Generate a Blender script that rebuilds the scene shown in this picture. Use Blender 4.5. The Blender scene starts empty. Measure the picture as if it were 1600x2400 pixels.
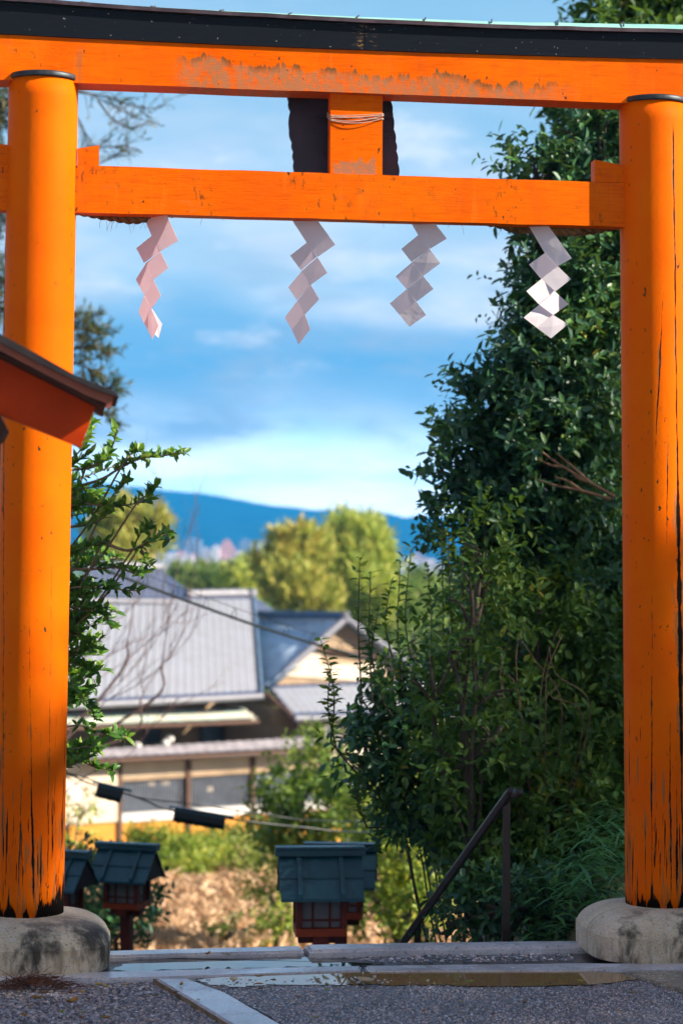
import bpy, bmesh, math, random
import numpy as np
from mathutils import Vector, Matrix
random.seed(7)
R = math.radians
scene = bpy.context.scene
COL = scene.collection

# ------------------------------------------------------------------ camera
F = 5135.0                       # focal length in pixels of the 1600 x 2400 photograph
EYE = Vector((0.0, 0.0, 1.70))
RC = Matrix.Rotation(R(90 + 1.116), 3, 'X') @ Matrix.Rotation(R(0.30), 3, 'Z')
cam_d = bpy.data.cameras.new('camera')
cam = bpy.data.objects.new('camera', cam_d)
COL.objects.link(cam)
cam.location = EYE
cam.rotation_euler = RC.to_euler()
cam_d.sensor_fit = 'VERTICAL'
cam_d.sensor_height = 36.0
cam_d.lens = F * 36.0 / 2400.0
cam_d.clip_start = 0.1
cam_d.clip_end = 20000
cam_d.dof.use_dof = True
cam_d.dof.focus_distance = 9.3
cam_d.dof.aperture_fstop = 2.7
cam_d.dof.aperture_blades = 0
scene.camera = cam

# ------------------------------------------------------------------ light, sky, exposure
SUN_AZ, SUN_EL = R(104), R(32)   # azimuth clockwise from +Y
to_sun = Vector((math.sin(SUN_AZ) * math.cos(SUN_EL), math.cos(SUN_AZ) * math.cos(SUN_EL), math.sin(SUN_EL)))
sd = bpy.data.lights.new('sun', 'SUN')
sd.energy = 5.0
sd.angle = R(0.53)
sd.color = (1.0, 0.90, 0.74)
sun = bpy.data.objects.new('sun', sd)
COL.objects.link(sun)
sun.rotation_euler = to_sun.to_track_quat('Z', 'Y').to_euler()
sun.location = (20, 0, 30)

vs = scene.view_settings
scene.display_settings.display_device = 'sRGB'
vs.view_transform = 'Standard'
vs.look = 'None'
vs.exposure = 1.2
vs.gamma = 1.0
scene.cycles.use_denoising = True
scene.cycles.use_adaptive_sampling = True
scene.cycles.adaptive_threshold = 0.02
scene.cycles.max_bounces = 8
scene.cycles.transparent_max_bounces = 8
scene.cycles.volume_bounces = 0
scene.cycles.caustics_reflective = False
scene.cycles.caustics_refractive = False

class NT:
    """small helper round a node tree"""
    def __init__(s, tree):
        s.t = tree
    def n(s, typ, **kw):
        nd = s.t.nodes.new(typ)
        for k, v in kw.items():
            setattr(nd, k, v)
        return nd
    def put(s, sock, val):
        if val is None: return
        if isinstance(val, bpy.types.NodeSocket):
            s.t.links.new(val, sock)
        else:
            if isinstance(val, (tuple, list)) and sock.type == 'RGBA' and len(val) == 3:
                val = (*val, 1)
            sock.default_value = val
    def m(s, op, a, b=None, c=None, clamp=False):
        nd = s.n('ShaderNodeMath', operation=op, use_clamp=clamp)
        s.put(nd.inputs[0], a); s.put(nd.inputs[1], b); s.put(nd.inputs[2], c)
        return nd.outputs[0]
    def add(s, a, b): return s.m('ADD', a, b)
    def mul(s, a, b): return s.m('MULTIPLY', a, b)
    def sub(s, a, b): return s.m('SUBTRACT', a, b)
    def mx(s, a, b): return s.m('MAXIMUM', a, b)
    def ss(s, x, lo, hi, a=0.0, b=1.0):
        nd = s.n('ShaderNodeMapRange', interpolation_type='SMOOTHSTEP')
        s.put(nd.inputs[0], x); s.put(nd.inputs[1], lo); s.put(nd.inputs[2], hi); s.put(nd.inputs[3], a); s.put(nd.inputs[4], b)
        return nd.outputs[0]
    def obj(s): return s.n('ShaderNodeTexCoord').outputs['Object']
    def pos(s): return s.n('ShaderNodeNewGeometry').outputs['Position']
    def island(s): return s.n('ShaderNodeNewGeometry').outputs['Random Per Island']
    def xyz(s, v):
        nd = s.n('ShaderNodeSeparateXYZ'); s.put(nd.inputs[0], v); return nd.outputs[:]
    def comb(s, x, y, z):
        nd = s.n('ShaderNodeCombineXYZ')
        for i, q in enumerate((x, y, z)): s.put(nd.inputs[i], q)
        return nd.outputs[0]
    def vmul(s, v, k):
        nd = s.n('ShaderNodeVectorMath', operation='MULTIPLY'); s.put(nd.inputs[0], v); s.put(nd.inputs[1], k); return nd.outputs[0]
    def noise(s, v, scale, detail=4.0, rough=0.55, col=False):
        nd = s.n('ShaderNodeTexNoise'); s.put(nd.inputs['Vector'], v)
        nd.inputs['Scale'].default_value = scale; nd.inputs['Detail'].default_value = detail; nd.inputs['Roughness'].default_value = rough
        return nd.outputs['Color' if col else 'Fac']
    def voro(s, v, scale, out='Distance', feature='F1'):
        nd = s.n('ShaderNodeTexVoronoi', feature=feature); s.put(nd.inputs['Vector'], v); nd.inputs['Scale'].default_value = scale
        return nd.outputs[out]
    def ramp(s, f, stops, interp='LINEAR'):
        nd = s.n('ShaderNodeValToRGB'); s.put(nd.inputs[0], f); r = nd.color_ramp; r.interpolation = interp
        while len(r.elements) < len(stops): r.elements.new(0.5)
        for e, (p, c) in zip(r.elements, stops):
            e.position = p; e.color = (*c, 1) if len(c) == 3 else c
        return nd.outputs[0]
    def mix(s, f, a, b, blend='MIX'):
        nd = s.n('ShaderNodeMix', data_type='RGBA', blend_type=blend)
        s.put(nd.inputs['Factor'], f); s.put(nd.inputs[6], a); s.put(nd.inputs[7], b)
        return nd.outputs[2]
    def bump(s, h, strength=0.3, dist=0.01):
        nd = s.n('ShaderNodeBump'); s.put(nd.inputs['Height'], h)
        nd.inputs['Strength'].default_value = strength; nd.inputs['Distance'].default_value = dist
        return nd.outputs[0]

def mat(name):
    m = bpy.data.materials.new(name); m.use_nodes = True
    t = NT(m.node_tree); t.b = m.node_tree.nodes['Principled BSDF']; t.out = m.node_tree.nodes['Material Output']; t.mat = m
    return t
def fin(t, col, rough=0.5, bump=None, spec=0.5, metal=0.0):
    t.put(t.b.inputs['Base Color'], col); t.put(t.b.inputs['Roughness'], rough)
    t.b.inputs['Specular IOR Level'].default_value = spec
    t.put(t.b.inputs['Metallic'], metal)
    if bump is not None: t.put(t.b.inputs['Normal'], bump)
    return t.mat

# world: physical sky with drifting cloud bands
w = bpy.data.worlds.new('World'); scene.world = w; w.use_nodes = True
W = NT(w.node_tree)
bg = w.node_tree.nodes['Background']
sky = W.n('ShaderNodeTexSky', sky_type='NISHITA')
sky.sun_disc = False; sky.sun_elevation = SUN_EL; sky.sun_rotation = SUN_AZ
sky.air_density = 1.0; sky.dust_density = 0.4; sky.ozone_density = 2.5
hs = W.n('ShaderNodeHueSaturation'); hs.inputs['Saturation'].default_value = 1.35; hs.inputs['Value'].default_value = 1.0
W.put(hs.inputs['Color'], sky.outputs[0])
dirv = W.n('ShaderNodeTexCoord').outputs['Generated']
dx, dy, dz = W.xyz(dirv)
wv = W.vmul(dirv, (5.0, 5.0, 16.0))
n1 = W.noise(wv, 1.0, 5.0, 0.5)
n2 = W.noise(W.vmul(dirv, (9.0, 9.0, 30.0)), 1.3, 4.0, 0.5)
el = W.add(dz, W.mul(W.sub(n1, 0.5), 0.075))
el = W.add(el, W.mul(W.sub(n2, 0.5), 0.035))
# cloud cover by elevation: bright banks low down, a clear blue band, thin veil above
cover = W.ramp(el, [(0.0, (0.75,) * 3), (0.022, (0.95,) * 3), (0.046, (0.92,) * 3), (0.062, (0.50,) * 3), (0.080, (0.08,) * 3),
                    (0.098, (0.20,) * 3), (0.122, (0.92,) * 3), (0.155, (0.72,) * 3), (0.19, (0.45,) * 3), (0.26, (0.25,) * 3), (0.45, (0.06,) * 3)])
cover = W.mul(cover, W.ss(dy, -0.1, 0.6, 0.25, 1.0))
bluecol = W.ramp(dz, [(0.0, (1.5, 3.8, 6.2)), (0.08, (1.1, 3.9, 6.9)), (0.25, (1.9, 4.6, 6.8)), (0.38, (1.5, 3.3, 5.4)), (0.8, (1.1, 2.4, 4.4))])
bluecol = W.mix(W.ss(dy, 0.5, -0.2), bluecol, (3.2, 3.5, 3.9))
skyc = W.mix(0.8, hs.outputs[0], bluecol)
cloud = W.mix(W.ss(n2, 0.35, 0.65), (5.0, 6.9, 8.3), (8.6, 9.0, 9.4))
lowc = W.ss(dz, 0.080, 0.03, 1.0, 3.6)
cloud = W.mix(1.0, cloud, W.comb(lowc, lowc, lowc), 'MULTIPLY')
c_out = W.mix(cover, skyc, cloud)
# torn grey-blue cloud across the clear band
n3 = W.noise(W.vmul(dirv, (7.0, 7.0, 26.0)), 1.7, 6.0, 0.6)
torn = W.mul(W.ss(n3, 0.44, 0.64), W.mul(W.ss(dz, 0.035, 0.06), W.ss(dz, 0.16, 0.10)))
c_out = W.mix(W.mul(torn, 0.9), c_out, (3.6, 5.0, 6.4))
wisp = W.mul(W.ss(W.noise(W.vmul(dirv, (8.0, 8.0, 24.0)), 2.6, 6.0, 0.62), 0.52, 0.70), W.mul(W.ss(dz, 0.05, 0.11), W.ss(dz, 0.24, 0.18)))
c_out = W.mix(W.mul(wisp, 0.6), c_out, (8.2, 8.8, 9.4))
W.put(bg.inputs['Color'], c_out)
bg.inputs['Strength'].default_value = 0.055

# ------------------------------------------------------------------ photograph -> place
def ray(px, py):
    return RC @ Vector(((px - 800) / F, (1200 - py) / F, -1.0))
def P(px, py, d):
    r = ray(px, py); return EYE + r * (d / r.y)
def G(px, py, z=0.0):
    r = ray(px, py); return EYE + r * ((z - EYE.z) / r.z)
def PL(px, py, pt, n):
    r = ray(px, py); return EYE + r * ((pt - EYE).dot(n) / r.dot(n))
def sc(d): return F / d          # pixels per metre at distance d

# ------------------------------------------------------------------ scene helpers
def tag(o, label=None, cat=None, group=None, kind=None):
    if label: o['label'] = label
    if cat: o['category'] = cat
    if group: o['group'] = group
    if kind: o['kind'] = kind
    return o
def empty(name, loc, label=None, cat=None, group=None, rz=0.0):
    o = bpy.data.objects.new(name, None); COL.objects.link(o)
    o.empty_display_size = 0.1
    o.location = loc; o.rotation_euler = (0, 0, rz)
    return tag(o, label, cat, group)
def mk(name, verts, faces, m, parent=None, world=False, loc=None, smooth=False, local=None):
    """one mesh object; world=True: verts are world positions, moved into the (unrotated) parent's frame"""
    me = bpy.data.meshes.new(name)
    v = np.asarray(verts, dtype=np.float64).reshape(-1, 3)
    if loc is not None: v = v - np.asarray(loc)
    elif parent is not None and world: v = v - np.asarray(parent_world(parent))
    if isinstance(faces, np.ndarray):
        nf, k = faces.shape
        me.vertices.add(len(v)); me.vertices.foreach_set('co', v.astype(np.float32).ravel())
        me.loops.add(nf * k); me.loops.foreach_set('vertex_index', faces.astype(np.int32).ravel())
        me.polygons.add(nf); me.polygons.foreach_set('loop_start', np.arange(0, nf * k, k, dtype=np.int32))
        me.update(calc_edges=True)
    else:
        me.from_pydata([tuple(q) for q in v], [], faces); me.update()
    if smooth: me.polygons.foreach_set('use_smooth', [True] * len(me.polygons))
    if m is not None: me.materials.append(m)
    o = bpy.data.objects.new(name, me); COL.objects.link(o)
    if loc is not None: o.location = loc
    if local is not None: o.location = local
    if parent is not None: o.parent = parent
    return o
def parent_world(p):
    l = Vector(p.location); q = p.parent
    while q is not None: l = l + q.location; q = q.parent
    return l
def bm_obj(name, bm, m, parent=None, smooth=False, local=None):
    bmesh.ops.recalc_face_normals(bm, faces=bm.faces)
    me = bpy.data.meshes.new(name); bm.to_mesh(me); bm.free()
    if smooth: me.polygons.foreach_set('use_smooth', [True] * len(me.polygons))
    me.materials.append(m)
    o = bpy.data.objects.new(name, me); COL.objects.link(o)
    if parent is not None: o.parent = parent
    if local is not None: o.location = local
    return o
def bev(bm, w=0.004, seg=2):
    es = [e for e in bm.edges if len(e.link_faces) == 2 and e.calc_face_angle(0) > 0.5]
    if es: bmesh.ops.bevel(bm, geom=es, offset=w, segments=seg, affect='EDGES', profile=0.6)
def add_box(bm, x0, x1, y0, y1, z0, z1, rot=None, at=None):
    vs_ = [Vector((x, y, z)) for x in (x0, x1) for y in (y0, y1) for z in (z0, z1)]
    if rot is not None: vs_ = [rot @ q for q in vs_]
    if at is not None: vs_ = [q + Vector(at) for q in vs_]
    b = [bm.verts.new(q) for q in vs_]
    for f in ((0, 1, 3, 2), (4, 6, 7, 5), (0, 4, 5, 1), (2, 3, 7, 6), (0, 2, 6, 4), (1, 5, 7, 3)):
        bm.faces.new([b[i] for i in f])
def add_prism(bm, poly, back):
    """closed polygon (list of Vector) extruded by the vector back"""
    a = [bm.verts.new(p) for p in poly]; b = [bm.verts.new(Vector(p) + Vector(back)) for p in poly]
    bm.faces.new(a); bm.faces.new(b[::-1])
    n = len(poly)
    for i in range(n):
        j = (i + 1) % n; bm.faces.new([a[j], a[i], b[i], b[j]])
def box_obj(name, dims, m, parent=None, b=0.004):
    bm = bmesh.new(); add_box(bm, *dims)
    if b: bev(bm, b)
    return bm_obj(name, bm, m, parent)
def tubes(paths, nseg=6):
    """paths: list of (points, r0, r1) -> verts, faces of tapered tubes"""
    V, Fc = [], []
    for pts, r0, r1 in paths:
        pts = [Vector(p) for p in pts]; n = len(pts); base = len(V)
        if n < 2: continue
        ref = Vector((0.3, 0.2, 0.9))
        for i, p in enumerate(pts):
            t = (pts[min(i + 1, n - 1)] - pts[max(i - 1, 0)])
            if t.length < 1e-9: t = Vector((0, 0, 1))
            t.normalize()
            a = t.cross(ref)
            if a.length < 1e-3: a = t.cross(Vector((1, 0, 0)))
            a.normalize(); b = t.cross(a)
            r = r0 + (r1 - r0) * i / (n - 1)
            for k in range(nseg):
                q = 2 * math.pi * k / nseg
                V.append(p + a * (r * math.cos(q)) + b * (r * math.sin(q)))
        for i in range(n - 1):
            for k in range(nseg):
                k2 = (k + 1) % nseg
                Fc.append((base + i * nseg + k, base + i * nseg + k2, base + (i + 1) * nseg + k2, base + (i + 1) * nseg + k))
        Fc.append(tuple(base + k for k in range(nseg))[::-1]); Fc.append(tuple(base + (n - 1) * nseg + k for k in range(nseg)))
    return V, Fc
def curve(pts, n=8):
    """Catmull-Rom through points"""
    pts = [Vector(p) for p in pts]
    if len(pts) < 3: 
        return [pts[0].lerp(pts[-1], i / n) for i in range(n + 1)]
    q = [pts[0] * 2 - pts[1]] + pts + [pts[-1] * 2 - pts[-2]]
    out = []
    for i in range(1, len(q) - 2):
        p0, p1, p2, p3 = q[i - 1:i + 3]
        for k in range(n):
            t = k / n
            out.append(0.5 * ((2 * p1) + (p2 - p0) * t + (2 * p0 - 5 * p1 + 4 * p2 - p3) * t * t + (3 * p1 - p0 - 3 * p2 + p3) * t ** 3))
    out.append(pts[-1]); return out
def sstep(x, a, b):
    t = np.clip((np.asarray(x, float) - a) / (b - a), 0, 1); return t * t * (3 - 2 * t)
def nrm(a):
    return a / np.maximum(np.linalg.norm(a, axis=-1, keepdims=True), 1e-9)
def vnoise(x, y, seed=0):
    """cheap smooth noise from summed sines, about -1..1"""
    r = np.random.default_rng(seed); s = 0
    for k in range(7):
        f = 0.6 * 1.7 ** k; a = r.uniform(0, 6.28, 2); d = r.uniform(0, 6.28)
        s = s + np.sin(f * (x * math.cos(d) + y * math.sin(d)) + a[0] + 1.3 * np.sin(0.7 * f * (y * math.cos(d) - x * math.sin(d)) + a[1])) * 0.7 ** k
    return s / 3.0

# ------------------------------------------------------------------ materials
VERM = (0.82, 0.118, 0.001)
def vermilion(name, kind):
    t = mat(name); o = t.obj(); x, y, z = t.xyz(o)
    big = t.noise(t.vmul(o, (1.2, 1.2, 1.2)), 2.2, 3)
    col = t.mix(t.ss(big, 0.3, 0.7), VERM, (0.88, 0.155, 0.001))
    grain_v = (3, 30, 40) if kind != 'pillar' else (40, 40, 1.6)
    grain = t.noise(t.vmul(o, grain_v), 3.0, 4, 0.6)
    col = t.mix(t.ss(grain, 0.40, 0.78, 0, 0.65), col, (0.62, 0.062, 0.001))
    blot0 = t.noise(t.vmul(o, (2.5, 2.5, 1.2)), 4.5, 5, 0.65)
    col = t.mix(t.ss(blot0, 0.50, 0.72, 0, 0.30), col, (0.58, 0.085, 0.012))
    col = t.mix(t.ss(t.noise(t.vmul(o, (1, 1, 0.12) if kind != 'pillar' else (1, 1, 0.05)), 30, 4, 0.6), 0.56, 0.74, 0, 0.30), col, (0.95, 0.22, 0.02))
    fine = t.noise(t.vmul(o, grain_v), 9.0, 5, 0.65)
    if kind.startswith('pillar'): col = t.mix(t.ss(big, 0.3, 0.7), (0.82, 0.118, 0.001), (0.85, 0.150, 0.001))
    dark = None; pale = None
    # small chips that show the old wood
    ch = t.noise(t.vmul(o, (1.5, 2, 1.0) if kind != 'pillar' else (2, 2, 0.35)), 26, 3, 0.5)
    reg = t.noise(o, 3.1, 2)
    chips = t.mul(t.ss(ch, 0.68, 0.71), t.ss(reg, 0.44, 0.56))
    if kind == 'lintel':
        # water stain: ragged top, runs down to the lower edge
        s1 = t.noise(t.comb(t.mul(x, 1.0), 0.0, t.mul(z, 0.10)), 26, 4, 0.65)
        s2 = t.noise(t.comb(x, 0.0, 0.0), 4.0, 2, 0.5)
        low = t.add(t.mul(x, -0.0425), ZL0)                 # height of the lower edge
        h = t.sub(z, low)
        span = t.mul(t.ss(x, -0.78, -0.68), t.ss(x, 1.02, 0.70))
        top = t.add(t.add(0.085, t.mul(t.sub(s1, 0.5), 0.13)), t.mul(t.sub(s2, 0.45), 0.16))
        m1 = t.mul(t.ss(t.sub(top, h), -0.004, 0.012), span)
        blot = t.noise(t.vmul(o, (1.4, 1, 1)), 30, 5, 0.7)
        m1 = t.mul(m1, t.ss(blot, 0.36, 0.56, 0.10, 1.0))
        m1 = t.mul(m1, t.ss(t.noise(t.comb(x, 0.0, t.mul(z, 0.25)), 13, 3, 0.6), 0.34, 0.50, 0.35, 1.0))
        edge = t.mul(t.mul(t.ss(t.sub(top, h), -0.004, 0.008), span), t.mul(t.ss(t.sub(top, h), 0.045, 0.0), t.ss(s1, 0.42, 0.6)))
        col = t.mix(m1, col, t.mix(s2, (0.52, 0.18, 0.09), (0.36, 0.15, 0.06)))
        col = t.mix(t.mul(edge, 0.85), col, (0.085, 0.060, 0.018))
        sp = t.mul(t.ss(t.noise(t.comb(x, 0.0, t.mul(z, 0.3)), 9, 3, 0.5), 0.60, 0.72), t.mul(t.ss(h, 0.13, 0.05), 0.6))
        col = t.mix(t.mul(sp, t.ss(x, -0.5, -0.9)), col, (0.3, 0.13, 0.05))
    if kind == 'beam':
        st = t.mul(t.ss(t.noise(t.vmul(o, (1, 1, 0.45)), 34, 5, 0.7), 0.57, 0.66), t.ss(t.noise(t.vmul(o, (1, 1, 0.2)), 3.2, 2), 0.47, 0.60))
        col = t.mix(t.mul(st, 0.8), col, (0.10, 0.04, 0.015))
        wear = t.ss(t.noise(t.vmul(o, (1, 1, 2)), 7, 4, 0.7), 0.62, 0.75)
        col = t.mix(t.mul(wear, 0.35), col, (0.5, 0.17, 0.06))
    if kind == 'strut':
        s1 = t.noise(t.comb(x, 0.0, t.mul(z, 0.12)), 40, 4, 0.65)
        h = t.sub(z, ZS0)
        m1 = t.mul(t.ss(t.sub(t.add(0.065, t.mul(t.sub(s1, 0.5), 0.16)), h), -0.004, 0.01), t.mul(t.ss(x, -0.085, -0.07), t.ss(x, 0.108, 0.095)))
        m1 = t.mul(m1, t.ss(t.noise(o, 36, 5, 0.7), 0.36, 0.52, 0.2, 0.95))
        col = t.mix(m1, col, (0.40, 0.17, 0.09))
        col = t.mix(t.mul(t.mul(m1, t.ss(h, 0.07, 0.13)), 0.8), col, (0.12, 0.07, 0.02))
    rough = 0.38
    hb = fine
    if kind.startswith('pillar'):
        front = t.ss(y, 0.03, -0.02)
        wob = t.mul(t.sub(t.noise(t.comb(0.0, 0.0, z), 3.0, 5, 0.6), 0.5), 0.020)
        cr = None
        lst = CRACKS[kind]
        for k, (x0, x1, z0, z1, wmin, wmax, zc, zw) in enumerate(lst):
            xc = t.add(t.add(t.mul(z, (x1 - x0) / (z1 - z0)), x0 - z0 * (x1 - x0) / (z1 - z0)), wob)
            d = t.m('ABSOLUTE', t.sub(x, xc))
            bulge = t.ss(t.m('ABSOLUTE', t.sub(z, zc)), zw, 0.0)
            nz = t.noise(t.comb(0.0, 3.7 * k, z), 5.0, 4, 0.6)
            wid = t.mul(t.add(wmin, t.mul(bulge, wmax - wmin)), t.ss(nz, 0.30, 0.68, 0.35, 1.4))
            jag = t.mul(t.sub(t.noise(t.vmul(o, (1, 1, 0.5)), 60, 3, 0.6), 0.5), 0.006)
            c = t.mul(t.ss(t.add(d, jag), t.mul(wid, 1.15), t.mul(wid, 0.6)), t.mul(t.ss(z, z0 - 0.02, z0 + 0.08), t.ss(z, z1 + 0.02, z1 - 0.08)))
            cr = c if cr is None else t.mx(cr, c)
            hl = t.mul(t.ss(t.add(d, t.mul(jag, 2.2)), t.mul(wid, 3.2), t.mul(wid, 1.6)), t.mul(t.ss(z, z0, z0 + .2), t.ss(z, z1, z1 - .2)))
            hl = t.mul(hl, t.ss(t.noise(t.vmul(o, (1, 1, .16)), 26 + k, 4, .65), 0.50, 0.60))
            halo = hl if k == 0 else t.mx(halo, hl)
        cr = t.mul(cr, front)
        # worn paint round the foot, pale bare wood, then charred end grain
        lowz = t.ss(z, 1.25, 0.1)
        wear = t.noise(t.vmul(o, (1, 1, 0.07)), 34, 5, 0.65)
        wm = t.ss(t.add(wear, t.mul(lowz, 0.20)), 0.70, 0.77)
        col = t.mix(t.mul(wm, 0.8), col, (0.30, 0.13, 0.045))
        wd = t.ss(t.add(t.noise(t.vmul(o, (1, 1, 0.05)), 42, 4, 0.6), t.mul(lowz, 0.16)), 0.725, 0.75)
        col = t.mix(wd, col, (0.02, 0.012, 0.008))
        st = t.noise(t.vmul(o, (1, 1, 0.10)), 22, 4, 0.7)
        st2 = t.noise(t.vmul(o, (1, 1, 0.0)), 9.0, 2, 0.5)
        char = t.ss(t.sub(t.add(t.mul(st, 0.30), t.add(t.mul(st2, 0.38), -0.295)), z), -0.006, 0.010)
        col = t.mix(t.mul(halo, t.mul(front, .85)), col, (0.28, 0.13, 0.05))
        blk = t.mx(cr, char)
        col = t.mix(blk, col, (0.012, 0.009, 0.007))
        # rougher where cracked or charred
        rough = t.add(0.42, t.mul(blk, 0.4))
        hb = t.sub(fine, t.mul(blk, 1.6))
    col = t.mix(chips, col, (0.07, 0.035, 0.02))
    hb = t.sub(hb, t.mul(chips, 0.8))
    return fin(t, col, rough, t.bump(hb, 0.45, 0.004), 0.025)

def simple(name, col, rough=0.6, var=0.25, scale=6.0, metal=0.0, bump=0.15, spec=0.4, col2=None):
    t = mat(name); o = t.obj()
    n = t.noise(o, scale, 5, 0.6)
    c2 = col2 if col2 else tuple(max(0, q * (1 - 1.6 * var)) for q in col)
    c = t.mix(t.ss(n, 0.32, 0.68), c2, col)
    f = t.noise(o, scale * 9, 4, 0.6)
    c = t.mix(t.ss(f, 0.55, 0.85, 0, 0.35), c, tuple(q * 0.55 for q in col))
    return fin(t, c, t.ss(n, 0.2, 0.8, rough * 0.85, min(1, rough * 1.15)), t.bump(f, bump, 0.006), spec, metal)

def black_beam():
    t = mat('black_lacquered_wood'); o = t.obj()
    g = t.noise(t.vmul(o, (3, 20, 40)), 3, 5, 0.6)
    col = t.mix(g, (0.005, 0.006, 0.010), (0.010, 0.013, 0.020))
    ch = t.mul(t.ss(t.noise(t.vmul(o, (1, 1, 2)), 30, 4, 0.6), 0.71, 0.74), t.ss(t.noise(o, 2.2, 2), 0.5, 0.62))
    col = t.mix(ch, col, (0.35, 0.24, 0.15))
    spk = t.ss(t.noise(t.vmul(o, (1, 1, 1)), 75, 2, 0.5), 0.735, 0.76)
    col = t.mix(spk, col, (0.3, 0.28, 0.25))
    x, y, z = t.xyz(o)
    jo = t.mul(t.ss(t.m('ABSOLUTE', t.sub(x, 0.045)), 0.07, 0.0), t.ss(t.noise(t.vmul(o, (1, 1, 3)), 24, 4, 0.7), 0.52, 0.68))
    col = t.mix(t.mul(jo, 0.75), col, (0.36, 0.2, 0.07))
    line = t.ss(t.m('ABSOLUTE', t.sub(x, t.add(0.045, t.mul(t.sub(g, .5), 0.01)))), 0.0035, 0.002)
    col = t.mix(line, col, (0.004, 0.004, 0.004))
    return fin(t, col, 0.34, t.bump(t.sub(g, t.add(ch, line)), 0.25, 0.004), 0.12)

def granite(name, c1, c2, dirt=0.0, scale=1.0, wet=None, speck=0.5):
    t = mat(name); o = t.obj()
    a = t.noise(o, 6 * scale, 4, 0.6)
    sp = t.noise(o, 110 * scale, 3, 0.7)
    sp2 = t.voro(o, 150 * scale, 'Color'); spx = t.xyz(sp2)[0]
    col = t.mix(t.ss(a, 0.3, 0.7), c1, c2)
    col = t.mix(t.ss(sp, 0.54, 0.66, 0, speck), col, (0.05, 0.045, 0.045))
    col = t.mix(t.ss(spx, 0.80, 0.86, 0, speck), col, (0.62, 0.60, 0.58))
    if dirt:
        x, y, z = t.xyz(o)
        d1 = t.noise(t.vmul(o, (1, 1, 0.55)), 5.0, 5, 0.62)
        d2 = t.noise(t.vmul(o, (1.0, 1.0, 0.35)), 16.0, 4, 0.65)
        dm = t.mul(t.ss(t.add(t.mul(d1, 0.65), t.mul(d2, 0.35)), 0.46, 0.60), t.mul(t.ss(y, 0.02, -0.18), t.ss(z, 0.26, 0.14)))
        col = t.mix(t.mul(dm, dirt), col, (0.018, 0.016, 0.014))
        br = t.mul(t.ss(d2, 0.45, 0.65), t.ss(z, 0.16, 0.03))
        col = t.mix(t.mul(br, 0.5), col, (0.17, 0.105, 0.05))
    h = t.add(t.mul(sp, 0.6), t.mul(t.noise(o, 40 * scale, 3, 0.6), 0.6))
    r = 0.75
    if wet is not None:
        r = t.ss(t.noise(o, 3.0, 4, 0.6), 0.40, 0.66, wet, wet + 0.28)
    return fin(t, col, r, t.bump(h, 0.5, 0.004), 0.5)

def leafmat(name, stops, rough=0.4, trans=0.25, spec=0.5, tcol=(0.25, 0.42, 0.03)):
    t = mat(name); r = t.island()
    pv = t.noise(t.pos(), 1.7, 2, 0.5)
    f = t.m('FRACT', t.add(t.mul(r, 0.72), t.mul(pv, 0.56)))
    f = t.add(t.mul(r, 0.62), t.mul(t.ss(pv, 0.3, 0.7), 0.38))
    col = t.ramp(f, stops)
    t.put(t.b.inputs['Base Color'], col); t.b.inputs['Roughness'].default_value = rough
    t.b.inputs['Specular IOR Level'].default_value = spec
    tr = t.n('ShaderNodeBsdfTranslucent'); t.put(tr.inputs[0], t.mix(0.55, col, tcol))
    ms = t.n('ShaderNodeMixShader'); ms.inputs[0].default_value = trans
    t.t.links.new(t.b.outputs[0], ms.inputs[1]); t.t.links.new(tr.outputs[0], ms.inputs[2])
    t.t.links.new(ms.outputs[0], t.out.inputs[0])
    return t.mat

def paper():
    t = mat('folded_paper'); o = t.obj()
    n = t.noise(o, 14, 3, 0.5); f = t.noise(o, 60, 3)
    col = t.mix(n, (0.86, 0.80, 0.84), (0.90, 0.86, 0.89))
    t.put(t.b.inputs['Base Color'], col); t.b.inputs['Roughness'].default_value = 0.45
    t.put(t.b.inputs['Normal'], t.bump(t.add(n, t.mul(f, 0.2)), 0.35, 0.01))
    tr = t.n('ShaderNodeBsdfTranslucent'); t.put(tr.inputs[0], (0.9, 0.80, 0.86, 1))
    ms = t.n('ShaderNodeMixShader'); ms.inputs[0].default_value = 0.46
    t.t.links.new(t.b.outputs[0], ms.inputs[1]); t.t.links.new(tr.outputs[0], ms.inputs[2])
    t.t.links.new(ms.outputs[0], t.out.inputs[0])
    return t.mat

# ------------------------------------------------------------------ the gate (torii)
TA = R(7.1)
TO = Vector((0.033, 9.365, 0.0))
TX = Vector((math.cos(TA), math.sin(TA), 0)); TN = Vector((-math.sin(TA), math.cos(TA), 0))
def T(px, py, v=0.0):
    q = PL(px, py, TO + TN * v, TN) - TO
    return q.dot(TX), q.z
def TW(u, v, w): return TO + TX * u + TN * v + Vector((0, 0, w))
def fit(samples, v, deg):
    a = np.array([T(px, py, v) for px, py in samples]); return np.polyfit(a[:, 0], a[:, 1], deg)
VK, VL, VNK, VS = -0.084, -0.074, -0.042, -0.034
f_kb = fit([(0, 80), (400, 100), (800, 116), (1200, 130), (1600, 140)], VK, 2)
f_kt = fit([(0, 6), (400, 32), (800, 54), (1200, 70), (1600, 78)], VK, 2)
f_lb = fit([(0, 186), (400, 203), (800, 217), (1200, 232), (1458, 240)], VL, 1)
f_nt = fit([(184, 388), (800, 406), (1460, 429)], VNK, 1)
f_nb = fit([(184, 497), (800, 515), (1462, 531)], VNK, 1)
ZL0 = float(f_lb[1]); ZS0 = float(np.polyval(f_nt, 0.06))
gate = empty('torii_gate', TO, 'tall vermilion wooden gate with a black top beam on rounded stone bases', 'torii gate', rz=TA)

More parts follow.
